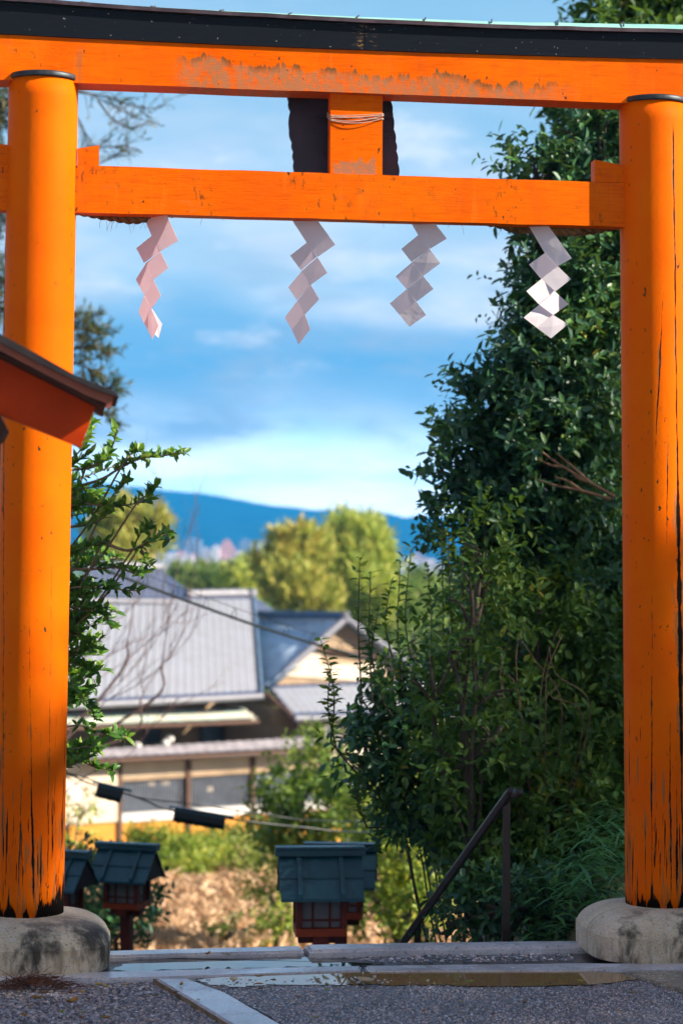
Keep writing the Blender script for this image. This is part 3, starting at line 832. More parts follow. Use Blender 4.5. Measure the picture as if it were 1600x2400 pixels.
# loose gravel: a countless cover of small stones, so one object per bed
def pebbles(name, px, z, count, rlo, rhi, m, seed, sink=0.3, clump=0.0, excl=None):
    rr = np.random.default_rng(seed)
    poly = np.array([G(x, y, z).to_tuple()[:2] for x, y in px])
    lo, hi = poly.min(0), poly.max(0)
    pts = rr.uniform(lo, hi, (count * 3, 2))
    ins = np.zeros(len(pts), bool); j = len(poly) - 1
    for i in range(len(poly)):
        xi, yi = poly[i]; xj, yj = poly[j]
        c = ((yi > pts[:, 1]) != (yj > pts[:, 1])) & (pts[:, 0] < (xj - xi) * (pts[:, 1] - yi) / (yj - yi + 1e-12) + xi)
        ins ^= c; j = i
    pts = pts[ins][:count]
    if clump: pts = pts[vnoise(pts[:, 0] * 5, pts[:, 1] * 5, seed) > rr.uniform(-1, 1, len(pts)) * clump]
    n = len(pts)
    r = rlo + (rhi - rlo) * rr.power(0.45, n) ** 1.6
    base = np.array([(1, 0, 0), (0.4, 0.85, 0.1), (-0.6, 0.7, -0.1), (-1, -0.1, 0.1), (-0.4, -0.9, 0), (0.6, -0.7, 0.1), (0.2, 0.1, 0.75), (-0.25, -0.15, 0.7)])
    V = base[None] * (1 + rr.normal(0, 0.16, (n, 8, 3)))
    V[:, :6, 2] += 0.0
    V *= np.stack([np.ones(n), rr.uniform(0.6, 1, n), rr.uniform(0.5, 0.95, n)], -1)[:, None]
    a = rr.uniform(0, 6.28, n); ca, sa = np.cos(a)[:, None], np.sin(a)[:, None]
    X = V[..., 0] * ca - V[..., 1] * sa; Y = V[..., 0] * sa + V[..., 1] * ca
    W_ = np.stack([X * r[:, None] + pts[:, :1], Y * r[:, None] + pts[:, 1:], V[..., 2] * r[:, None] + z + (r * (0.25 - sink))[:, None]], -1)
    tri = np.array([(0, 1, 6), (1, 2, 6), (2, 7, 6), (2, 3, 7), (3, 4, 7), (4, 6, 7), (4, 5, 6), (5, 0, 6)])
    Fq = (tri[None] + (np.arange(n) * 8)[:, None, None]).reshape(-1, 3)
    tag(mk(name, W_.reshape(-1, 3), Fq, m, smooth=True), kind='stuff')
def pebmat(name, rough, dk=1.0):
    t = mat(name); r = t.island()
    c = t.ramp(r, [(0.0, (0.025 * dk, 0.024 * dk, 0.030 * dk)), (0.3, (0.085 * dk, 0.078 * dk, 0.085 * dk)), (0.55, (0.15 * dk, 0.135 * dk, 0.15 * dk)), (0.75, (0.21 * dk, 0.19 * dk, 0.20 * dk)), (0.88, (0.22 * dk, 0.13 * dk, 0.08 * dk)), (1.0, (0.34 * dk, 0.31 * dk, 0.32 * dk))])
    return fin(t, c, rough, None, 0.5)
M_PEB = pebmat('grey_pebbles', 0.42, 2.3); M_PEBW = pebmat('wet_pebbles', 0.13, 2.6)
pebbles('loose_gravel', [(-150, 2300), (360, 2294), (545, 2404), (560, 2440), (-300, 2440)], -0.022, 26000, 0.0026, 0.0105, M_PEB, 21, 0.1)
pebbles('paving_gravel', [(470, 2303), (540, 2306), (760, 2300), (860, 2304), (1000, 2304), (1120, 2309), (1330, 2306), (1460, 2292), (1600, 2325), (1700, 2440), (730, 2440), (594, 2362)], -0.010, 40000, 0.0018, 0.0068, M_PEBW, 22, 0.15)
pebbles('dirt_gravel', [(760, 2236), (1340, 2224), (1340, 2252), (900, 2257), (800, 2246)], -0.026, 2200, 0.002, 0.012, M_PEBW, 23, 0.1)
pebbles('shore_gravel', [(470, 2293), (900, 2296), (1000, 2306), (700, 2308), (520, 2310)], -0.008, 700, 0.003, 0.009, M_PEBW, 24, 0.0, 0.9)

# fallen leaves
def fallen():
    kinds = {'yellow': simple('yellow_dry_leaf', (0.62, 0.42, 0.03), 0.5, 0.25, 40), 'ochre': simple('ochre_dry_leaf', (0.45, 0.22, 0.03), 0.5, 0.3, 40),
             'brown': simple('brown_dry_leaf', (0.22, 0.10, 0.045), 0.6, 0.3, 40), 'pale': simple('pale_dry_leaf', (0.62, 0.45, 0.26), 0.5, 0.2, 40), 'green': simple('green_dry_leaf', (0.30, 0.38, 0.03), 0.5, 0.2, 40)}
    L = [(232, 2311, 'yellow', .024), (248, 2315, 'yellow', .02), (292, 2311, 'yellow', .017), (193, 2328, 'yellow', .02), (102, 2331, 'brown', .035), (88, 2341, 'ochre', .035), (166, 2331, 'brown', .022),
         (168, 2352, 'ochre', .052), (211, 2343, 'brown', .024), (56, 2383, 'ochre', .03), (193, 2376, 'green', .016), (247, 2389, 'ochre', .03), (146, 2375, 'green', .018), (368, 2336, 'ochre', .018), (344, 2325, 'brown', .014),
         (410, 2329, 'brown', .02), (70, 2362, 'yellow', .014), (192, 2390, 'brown', .022), (280, 2365, 'brown', .016), (345, 2337, 'yellow', .012), (425, 2311, 'ochre', .026), (548, 2301, 'pale', .04),
         (607, 2291, 'ochre', .028), (612, 2320, 'brown', .02), (835, 2300, 'brown', .03), (857, 2306, 'pale', .062), (1100, 2305, 'green', .026), (765, 2322, 'green', .02), (995, 2371, 'ochre', .016), (1155, 2380, 'brown', .018),
         (740, 2386, 'yellow', .018), (1290, 2308, 'brown', .03), (487, 2239, 'ochre', .028), (535, 2240, 'pale', .022), (1450, 2375, 'yellow', .015), (1360, 2302, 'yellow', .02), (1480, 2330, 'ochre', .022), (700, 2340, 'brown', .018),
         (1080, 2350, 'yellow', .012), (880, 2340, 'green', .013), (40, 2300, 'brown', .04), (130, 2296, 'brown', .03), (465, 2345, 'green', .012), (1228, 2353, 'brown', .026), (640, 2300, 'brown', .022)]
    where = lambda x, y: ('on the wet front kerb' if 400 < x < 620 and y < 2303 else 'on the loose gravel' if x < 420 else 'on the pale diagonal kerb' if x < 560 else 'at the puddle edge' if y < 2312 else 'on the wet paving')
    rr = random.Random(5)
    size = lambda s: 'tiny' if s < .026 else 'small' if s < .041 else 'broad' if s < .065 else 'large curled'
    cn = {'yellow': 'bright yellow', 'ochre': 'orange ochre', 'brown': 'dark brown', 'pale': 'pale tan', 'green': 'yellow green'}
    for i, (x, y, c, s) in enumerate(L):
        z = 0.003 if y < 2303 and x < 700 or 365 < x < 600 else (0.001 if x > 600 else -0.004)
        s *= 1.45; loc = G(x, y, z); n = 9; V = []; Fq = []
        a = rr.uniform(0, 6.28); curl = rr.uniform(0.15, 0.6); wd = rr.uniform(0.22, 0.4)
        for k in range(n):
            f = k / (n - 1); wv = wd * s * math.sin(math.pi * min(1, f * 0.97 + 0.02)) ** 0.8; q = (f - .5) * s
            zz = curl * s * (2 * f - 1) ** 2 * 0.5 + 0.002
            for e in (-1, 0, 1):
                X, Y = q, e * wv
                V.append((X * math.cos(a) - Y * math.sin(a), X * math.sin(a) + Y * math.cos(a), zz + abs(e) * wv * 0.5 + 0.001))
        for k in range(n - 1):
            for e in range(2): b = k * 3 + e; Fq.append((b, b + 1, b + 4, b + 3))
        o = mk('fallen_leaf', V, Fq, kinds[c], local=loc, smooth=True)
        md = o.modifiers.new('sheet', 'SOLIDIFY'); md.thickness = 0.0006
        side = (f'{"far" if y < 2318 else "halfway" if y < 2350 else "near"} row, ' + ('by the left edge' if x < 100 else 'by the dry needles' if x < 200 else 'left of the diagonal kerb' if x < 420 else 'by the diagonal kerb' if x < 660 else 'below the big lantern' if x < 900 else 'below the handrail' if x < 1250 else 'by the right base'))
        depth = side
        tag(o, f'{size(s)} {cn[c]} leaf {where(x, y)}, {depth}', 'fallen leaf', 'fallen leaves on the ground')
fallen()
# heap of brown needles against the left kerb
def needles():
    rr = random.Random(2); S = []
    c = G(75, 2305, 0)
    for i in range(420):
        p = c + Vector((rr.gauss(0, 0.085), rr.gauss(-0.015, 0.035), 0)); d = Vector((rr.gauss(0.5, 0.7), rr.gauss(0, 0.5), rr.gauss(0.05, 0.22))).normalized() * rr.uniform(0.03, 0.09)
        z0 = max(-0.016, 0.022 - abs(p.x - c.x) * 0.16 + rr.uniform(-0.02, 0.006))
        p.z = z0; m_ = p + d * 0.5 + Vector((0, 0, 0.004)); e = p + d
        e.z = max(e.z, -0.018); S.append(([p, m_, e], 0.0011, 0.0006))
    v, f = tubes(S, 4)
    tag(mk('needle_heap', v, f, simple('brown_conifer_needles', (0.15, 0.05, 0.025), 0.8, 0.4, 30), loc=c), 'heap of reddish brown dry conifer needles against the left base stone', 'dry needles')
needles()

# steps that go down from the edge
def steps():
    bm = bmesh.new(); d = Vector((-0.16, 0.99, 0)).normalized(); s = Vector((d.y, -d.x, 0))
    o = Vector((-0.42, 9.86, 0))
    for k in range(9):
        a = o + d * (0.28 * k); z = -0.16 * (k + 1)
        rot = Matrix((s, d, Vector((0, 0, 1)))).transposed()
        add_box(bm, -1.05, 1.05, 0, 0.29, -0.4, 0, rot=rot, at=(a.x, a.y, z))
    bev(bm, 0.008, 1)
    tag(bm_obj('stone_steps', bm, M_KERB), kind='structure')
steps()

# ------------------------------------------------------------------ small roof at the left, close to the camera
def shelter():
    d = 6.3
    M_ROOF = simple('dark_bark_roof', (0.035, 0.026, 0.03), 0.7, 0.3, 12)
    M_FAS = simple('faded_red_fascia', (0.42, 0.11, 0.07), 0.55, 0.25, 8)
    M_BOARD = simple('red_bargeboard', (0.66, 0.055, 0.002), 0.5, 0.15, 6, 0, .15, .12)
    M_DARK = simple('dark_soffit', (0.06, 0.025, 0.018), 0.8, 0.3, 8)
    M_POST = simple('vermilion_post', VERM, 0.45, 0.2, 5)
    base = P(-330, 1300, d); base.z = -0.06
    root = empty('roofed_shelter', base, 'small red shelter with a dark sloping roof in the left foreground', 'shelter')
    px = lambda x, y, dd=d: P(x, y, dd) - base
    ax = px(-330, 620).x
    def both(poly):            # right slope and its mirror image about the ridge
        return [poly, [Vector((2 * ax - q.x, q.y, q.z)) for q in poly][::-1]]
    def part(name, poly, back, m, b=0.006):
        back = Vector((-0.125, 1, 0)) * back[1]
        for p in both(poly):
            bm = bmesh.new(); add_prism(bm, p, back)
            if b: bev(bm, b)
            o = bm_obj(name, bm, m, root)
        return o
    yk = lambda x: 782 + (x - 0) * 0.52
    roofp = [px(x, y) for x, y in [(-330, 640), (-200, 690), (-100, 734), (0, 782), (90, 831), (176, 879), (240, 905), (275, 921), (282, 931), (268, 929), (212, 909), (90, 850), (0, 802), (-100, 754), (-330, 660)]]
    part('roof', [p + Vector((0, -0.03, 0)) for p in roofp], (0, .46, 0), M_ROOF, 0)
    part('fascia', [px(x, y) for x, y in [(-330, 661), (-100, 755), (0, 803), (90, 851), (212, 910), (267, 930), (258, 957), (201, 932), (90, 876), (0, 829), (-100, 780), (-330, 690)]], (0, 0.05, 0), M_FAS)
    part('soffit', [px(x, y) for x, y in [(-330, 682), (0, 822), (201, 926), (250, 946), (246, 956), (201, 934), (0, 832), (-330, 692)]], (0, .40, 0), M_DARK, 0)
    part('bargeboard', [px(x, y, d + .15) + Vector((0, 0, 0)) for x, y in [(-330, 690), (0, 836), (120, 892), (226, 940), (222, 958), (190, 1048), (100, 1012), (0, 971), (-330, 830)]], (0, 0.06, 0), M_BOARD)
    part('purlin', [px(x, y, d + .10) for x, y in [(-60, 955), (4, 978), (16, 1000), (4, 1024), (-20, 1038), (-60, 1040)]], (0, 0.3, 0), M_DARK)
    for s in (-1, 1):
        for yy in (0.26, 0.42):
            x = ax + s * 0.14
            bm = bmesh.new(); add_box(bm, x - 0.045, x + 0.045, yy - 0.045, yy + 0.045, -0.02, px(-100, 900, d).z); bev(bm, 0.006)
            bm_obj('post', bm, M_POST, root)
    bm = bmesh.new(); zt = px(0, 985, d + .3).z
    add_box(bm, ax - 0.10, ax + 0.10, 0.34, 0.40, 0.55, zt - 0.12); add_box(bm, ax - 0.20, ax + 0.20, 0.20, 0.274, 0.50, 0.56); bev(bm, 0.005)
    bm_obj('board', bm, M_BOARD, root)
shelter()

# ------------------------------------------------------------------ lanterns along the steps
M_LROOF = simple('dark_teal_copper_roof', (0.013, 0.078, 0.112), 0.42, 0.25, 7, 0.0, 0.15, 0.5)
M_LRED = simple('dark_red_timber', (0.16, 0.022, 0.010), 0.55, 0.3, 9)
M_LRED2 = simple('vermilion_timber', (0.40, 0.055, 0.012), 0.5, 0.2, 9)
M_DKR = simple('blackish_gable', (0.03, 0.012, 0.012), 0.7, 0.2, 8)
M_LPANE = simple('grey_lantern_paper', (0.20, 0.18, 0.18), 0.6, 0.15, 12)
def lantern(proto=None, loc=None, yaw=0.0, label='', s=1.0, post=1.2):
    root = empty('post_lantern', loc, label, 'lantern', 'roofed lanterns beside the steps', rz=yaw)
    if proto is not None:
        root.scale = proto.scale
        def cp(o, par):
            c = o.copy(); COL.objects.link(c); c.parent = par
            for ch in list(o.children): cp(ch, c)
        for ch in list(proto.children): cp(ch, root)
        return root
    H = post
    bm = bmesh.new(); add_box(bm, -.037, .037, -.037, .037, -.1, H); bev(bm, 0.004); bm_obj('post', bm, M_LRED, root)
    bm = bmesh.new()
    add_box(bm, -.115, .115, -.04, .04, H - 0.055, H - 0.012); add_box(bm, -.041, .041, -.115, .115, H - 0.058, H - 0.010); bev(bm, .006); bm_obj('bracket', bm, M_LRED, root)
    bm = bmesh.new(); add_box(bm, -.135, .135, -.125, .125, H - 0.008, H + 0.034); bev(bm, .004)
    lg = bm_obj('ledge', bm, M_LRED2, root)
    z0, z1 = H + 0.036, H + 0.215
    bm = bmesh.new()
    for sx in (-1, 1):
        for sy in (-1, 1): add_box(bm, sx * .118 - .016, sx * .118 + .016, sy * .108 - .016, sy * .108 + .016, z0, z1)
    for sy in (-1, 1): add_box(bm, -.101, .101, sy * .108 - .011, sy * .108 + .011, z1 - .03, z1 - .003)
    for sx in (-1, 1): add_box(bm, sx * .118 - .011, sx * .118 + .011, -.091, .091, z1 - .03, z1 - .003)
    bev(bm, .003); bm_obj('frame', bm, M_LRED, root)
    for k in range(4):
        rz = Matrix.Rotation(k * math.pi / 2, 3, 'Z'); dd = .100 if k % 2 == 0 else .110; hw = .100 if k % 2 == 0 else .090
        bm = bmesh.new(); add_box(bm, -hw, hw, -dd - .002, -dd + .002, z0 + .002, z1 - .031, rot=rz); pn = bm_obj('pane', bm, M_LPANE, root)
        bm = bmesh.new()
        for x in (-.045, .045): add_box(bm, x - .006, x + .006, -dd - .009, -dd - .003, z0 + .002, z1 - .031, rot=rz)
        add_box(bm, -hw, hw, -dd - .0085, -dd - .0028, z0 + .035, z0 + .047, rot=rz)
        bm_obj('lattice', bm, M_LRED, pn)
    # steep roof of lapped copper boards
    zr, ze, dep = z1 + 0.185, z1 - 0.012, 0.20
    bm = bmesh.new()
    for sy in (-1, 1):
        for k, (f0, f1, lift) in enumerate(((0.0, 0.56, 0.012), (0.52, 1.0, 0.0))):
            y0, y1 = sy * dep * f0, sy * dep * f1; a, b = zr + (ze - zr) * f0 + lift, zr + (ze - zr) * f1 + lift
            hw = .222 - 0.004 * k
            poly = [Vector((-hw, y0, a)), Vector((-hw, y1, b)), Vector((-hw, y1, b - .016)), Vector((-hw, y0, a - .016))]
            add_prism(bm, poly, (2 * hw, 0, 0))
    rf = bm_obj('roof', bm, M_LROOF, root)
    for sy in (-1, 1):
        for x in (-.115, .108):
            bm = bmesh.new(); add_prism(bm, [Vector((x - .012, sy * .005, zr + .026)), Vector((x - .012, sy * dep * 1.02, ze + .024)), Vector((x - .012, sy * dep * 1.02, ze - .004)), Vector((x - .012, sy * .005, zr - .004))], (.024, 0, 0))
            bev(bm, .003); bm_obj('batten', bm, M_LROOF, rf)
    bm = bmesh.new(); add_box(bm, -.24, .24, -.038, .038, zr + .004, zr + .036); add_box(bm, -.238, .238, -.046, .046, zr + .040, zr + .052); add_box(bm, -.237, .237, -.026, .026, zr + .0362, zr + .0398); bev(bm, .003)
    bm_obj('ridge', bm, M_LROOF, rf)
    for sx in (-1, 1):
        x = sx * .205; bm = bmesh.new()
        add_prism(bm, [Vector((x - .006, -dep * .9, ze + .002)), Vector((x - .006, 0, zr - .022)), Vector((x - .006, dep * .9, ze + .002))], (.012, 0, 0))
        bm_obj('gable', bm, M_DKR, rf)
    return root
def lan_loc(px, y_ridge, d, s=1.0, H=1.2):
    q = P(px, y_ridge, d); return Vector((q.x, q.y, q.z - (H + 0.215 + 0.185 + 0.05) * s))
L0 = lantern(None, lan_loc(750, 1984, 11.7), R(5), 'largest lantern with a lapped teal roof, in front at the middle of the step edge')
lantern(L0, lan_loc(800, 1976, 13.8), R(-3), 'lantern mostly hidden behind the large middle lantern')
lantern(L0, lan_loc(299, 1976, 15.8), R(-17), 'lantern on a tall red post with its whole roof in view')
lantern(L0, lan_loc(138, 1992, 15.2), R(-20), 'lantern half hidden behind the left pillar')

# ------------------------------------------------------------------ handrail
def rail():
    M = simple('dark_brown_steel', (0.035, 0.016, 0.013), 0.35, 0.3, 12, 0.0, 0.1, 0.5)
    a, b = P(1216, 1858, 9.92), P(1192, 1868, 10.02)
    e = P(940, 2215, 11.5)
    f = e + (e - b).normalized() * 1.2
    foot = P(1185, 2230, 10.04); foot.z = -.15
    root = empty('handrail', foot, 'dark brown tubular handrail going down the steps', 'handrail')
    v, fc = tubes([(curve([a, P(1207, 1860, 9.95), b, P(1172, 1888, 10.08), e, f], 8), .021, .021)], 12)
    mk('rail', v, fc, M, root, world=True, smooth=True)
    for (q, zf) in ((P(1186, 1878, 10.06), -.25), (P(978, 2172, 11.33), -1.2), (f + Vector((0, 0, -.02)), -2.2)):
        bm = bmesh.new(); l = q - foot
        add_box(bm, l.x - .017, l.x + .017, l.y - .017, l.y + .017, zf - foot.z, l.z); bev(bm, .003)
        bm_obj('post', bm, M, root)
rail()

# ------------------------------------------------------------------ cables
M_CAB = simple('black_cable_sheath', (0.012, 0.020, 0.022), 0.45, 0.3, 10)
def pole(px, d, top, name_label):
    q = P(px, 1300, d); zb = float(terr(q.x, q.y)) - .3
    v, f = tubes([([(q.x, q.y, zb), (q.x, q.y, top)], .085, .07)], 14)
    root = empty('utility_pole', (q.x, q.y, zb), name_label, 'utility pole')
    mk('mast', v, f, simple('dark_pole', (0.03, 0.028, 0.026), 0.7), root, world=True)
    bm = bmesh.new(); add_box(bm, -.45, .45, -.03, .03, top - zb - .35, top - zb - .29); bev(bm, .005); bm_obj('crossarm', bm, M_CAB, root)
    return q
pole(118, 19.0, 2.4, 'dark utility pole mostly hidden behind the left pillar')
pole(1330, 25.0, 1.9, 'dark utility pole hidden among the evergreens on the right')
def cables():
    c1 = curve([P(x, y, d) for x, y, d in [(118, 1282, 19), (250, 1337, 19.6), (330, 1368, 20), (470, 1420, 20.7), (600, 1466, 21.4), (720, 1504, 22), (850, 1541, 22.7), (1000, 1578, 23.5), (1330, 1630, 25)]], 10)
    root = empty('overhead_cable', c1[0], 'thick black overhead cable with hanger hooks, sloping across the tiled roof', 'cable')
    v, f = tubes([(c1, .014, .014)], 8); mk('sheath', v, f, M_CAB, root, world=True, smooth=True)
    S = [([q + Vector((0, 0, .10 + .0)) for q in c1], .0035, .0035)]
    for i in range(6, len(c1) - 4, 5):
        q = c1[i]; S.append((curve([q + Vector((-.03, 0, -.012)), q + Vector((-.018, -.016, .05)), q + Vector((0, 0, .10)), q + Vector((.02, .016, .05)), q + Vector((.008, 0, -.012))], 4), .004, .004))
    v, f = tubes(S, 5); mk('hanger_wire', v, f, M_CAB, root, world=True)
    c2 = curve([P(x, y, d) for x, y, d in [(118, 1795, 19), (170, 1818, 19), (215, 1838, 19), (300, 1862, 19), (350, 1880, 19), (395, 1898, 19), (545, 1920, 19.2), (700, 1938, 19.6), (900, 1950, 20.5), (1330, 1930, 25)]], 10)
    r2 = empty('lower_cable', c2[0], 'thin lower cable carrying two black splice boxes in front of the house wall', 'cable')
    v, f = tubes([(c2, .008, .008)], 6); mk('sheath', v, f, M_CAB, r2, world=True)
    c3 = curve([P(x, y, d) for x, y, d in [(118, 1800, 19), (215, 1828, 19), (320, 1868, 19.02), (450, 1884, 19.3), (600, 1905, 19.8), (800, 1925, 20.6), (1330, 1925, 25)]], 10)
    r3 = empty('support_wire', c3[0], 'thin straight support wire running just above the black splice boxes', 'wire')
    v, f = tubes([(c3, .006, .006)], 6); mk('strand', v, f, M_CAB, r3, world=True)
    for (a, b, lab) in (((395, 1905), (546, 1930), 'long ribbed black splice box hanging on the lower cable'), ((215, 1846), (305, 1868), 'short black splice box partly behind the left branches')):
        A, B = P(*a, 18.9), P(*b, 18.9); ax = (B - A); L = ax.length; ax.normalize()
        dn = Vector((0, 0, -1)); dn = (dn - ax * dn.dot(ax)).normalized(); sd_ = ax.cross(dn)
        rot = Matrix((ax, sd_, -dn)).transposed()
        k = empty('splice_box', A, lab, 'cable box', 'cable splice boxes')
        bm = bmesh.new(); h = 0.062
        poly = [(-.055, -h), (.055, -h), (.07, -.02), (.06, .03), (.03, .05), (-.03, .05), (-.06, .03), (-.07, -.02)]
        add_prism(bm, [rot @ Vector((.05, y, z)) for y, z in poly], rot @ Vector((L - .12, 0, 0))); bev(bm, .008)
        bm_obj('casing', bm, M_CAB, k)
        bm = bmesh.new()
        for q in np.arange(.09, L - .1, .075): add_prism(bm, [rot @ Vector((q, y * 1.06, z * 1.06)) for y, z in poly], rot @ Vector((.02, 0, 0)))
        bm_obj('rib', bm, M_CAB, k)
        bm = bmesh.new(); add_box(bm, 0, L, -.025, .025, .045, .062, rot=rot); bev(bm, .006); bm_obj('lid', bm, simple('worn_black_lid', (0.03, 0.06, 0.075), 0.35), k)
cables()

# ------------------------------------------------------------------ houses below the steps
A_H = P(300, 1900, 52); AN = R(38)
HD = Vector((math.cos(AN), math.sin(AN), 0)); HN = Vector((-math.sin(AN), math.cos(AN), 0))   # along the front, and away from us
def H(px, py, k=0.0): return PL(px, py, A_H + HN * k, HN)
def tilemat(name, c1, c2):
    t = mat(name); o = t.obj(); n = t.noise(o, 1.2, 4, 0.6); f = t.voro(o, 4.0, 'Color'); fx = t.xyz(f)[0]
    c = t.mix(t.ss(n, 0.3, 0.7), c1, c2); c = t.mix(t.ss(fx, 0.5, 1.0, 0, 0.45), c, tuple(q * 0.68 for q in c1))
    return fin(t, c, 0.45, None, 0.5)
M_TILE = tilemat('grey_roof_tiles', (0.027, 0.044, 0.104), (0.044, 0.065, 0.138)); M_TILE_SKY = tilemat('skylight_tinted_tiles', (0.42, 0.55, 0.72), (0.56, 0.68, 0.84))  # wing tiles paler and bluer: skylight on the shaded slope put into their colour
M_RIDGE = simple('pale_ridge_tiles', (0.20, 0.20, 0.25), 0.5, 0.12, 3); M_RIDGED = simple('slate_ridge_tiles', (0.11, 0.17, 0.27), 0.5, 0.2, 3)
M_CREAM = simple('cream_plaster', (0.80, 0.66, 0.52), 0.85, 0.10, 2); M_TAN = simple('tan_clay_wall', (0.44, 0.31, 0.20), 0.85, 0.2, 2)
M_OCHRE = simple('ochre_clay_wall', (0.80, 0.34, 0.05), 0.85, 0.14, 1.5); M_BRN = simple('brown_timber', (0.13, 0.065, 0.04), 0.7, 0.25, 4)
M_WHITE = simple('white_plaster', (0.80, 0.76, 0.74), 0.8, 0.08, 3); M_COPR = simple('old_copper_roof', (0.40, 0.52, 0.44), 0.6, 0.2, 2, 0, 0.1, 0.4, (0.48, 0.40, 0.32))
M_GLS = simple('grey_blue_window', (0.20, 0.25, 0.33), 0.2, 0.25, 1.2, 0, 0.05, 0.6); M_SLAT = simple('dark_slats', (0.16, 0.17, 0.21), 0.6, 0.2, 5)
M_DKW = simple('dark_opening', (0.02, 0.025, 0.03), 0.3, 0.2, 3); M_GLASSY = simple('dull_roofing', (0.30, 0.27, 0.30), 0.6, 0.25, 3)

def tiled(name, c, m, parent, pitch=0.24, course=0.30, amp=0.012, thick=0.10):
    """roof slope eaveL, eaveR, ridgeR, ridgeL as rows of round-ribbed tiles with stepped courses"""
    e0, e1, r1, r0 = [np.array(q) for q in c]
    W_ = max(np.linalg.norm(e1 - e0), np.linalg.norm(r1 - r0)); L = np.linalg.norm((r0 + r1 - e0 - e1) / 2)
    nu = int(W_ / pitch) * 6; nc = max(3, int(L / course))
    s = []
    for k in range(nc): s += [k / nc + 1e-4, (k + 0.98) / nc]
    s = np.array(s); u = np.linspace(0, 1, nu + 1)
    U, S_ = np.meshgrid(u, s)
    B = e0 * ((1 - U) * (1 - S_))[..., None] + e1 * (U * (1 - S_))[..., None] + r1 * (U * S_)[..., None] + r0 * ((1 - U) * S_)[..., None]
    nn = np.cross(e1 - e0, r0 - e0); nn = nn / np.linalg.norm(nn)
    if nn[2] < 0: nn = -nn
    ph = (U * W_ / pitch) % 1.0
    rib = np.where(ph < 0.42, np.sin(ph / 0.42 * np.pi), -0.35 * np.sin((ph - .42) / .58 * np.pi))
    hgt = amp * rib + 0.055 * np.where(np.arange(len(s)) % 2 == 0, 1, 0)[:, None]
    V = (B + nn * hgt[..., None]).reshape(-1, 3); k = nu + 1
    i, j = np.meshgrid(np.arange(len(s) - 1), np.arange(nu), indexing='ij'); a = (i * k + j).ravel()
    Fq = np.stack([a, a + 1, a + k + 1, a + k], -1)
    b = len(V); q = [e0, e1, r1, r0]
    V = np.concatenate([V, [p - nn * 0.04 for p in q], [p - nn * thick for p in q]])
    Fb = np.array([(b, b + 1, b + 2, b + 3), (b + 4, b + 7, b + 6, b + 5), (b, b + 4, b + 5, b + 1), (b + 1, b + 5, b + 6, b + 2), (b + 2, b + 6, b + 7, b + 3), (b + 3, b + 7, b + 4, b)])
    return mk(name, V, np.concatenate([Fq, Fb]), m, parent, world=True)
def wall(name, poly, m, parent, th=0.2, k=None):
    bm = bmesh.new(); o = parent_world(parent)
    add_prism(bm, [p - o for p in poly], HN * th); return bm_obj(name, bm, m, parent)
def bar(name, a, b, r, m, parent, n=8, r2=None):
    v, f = tubes([([a, b], r, r2 or r)], n); return mk(name, v, f, m, parent, world=True)

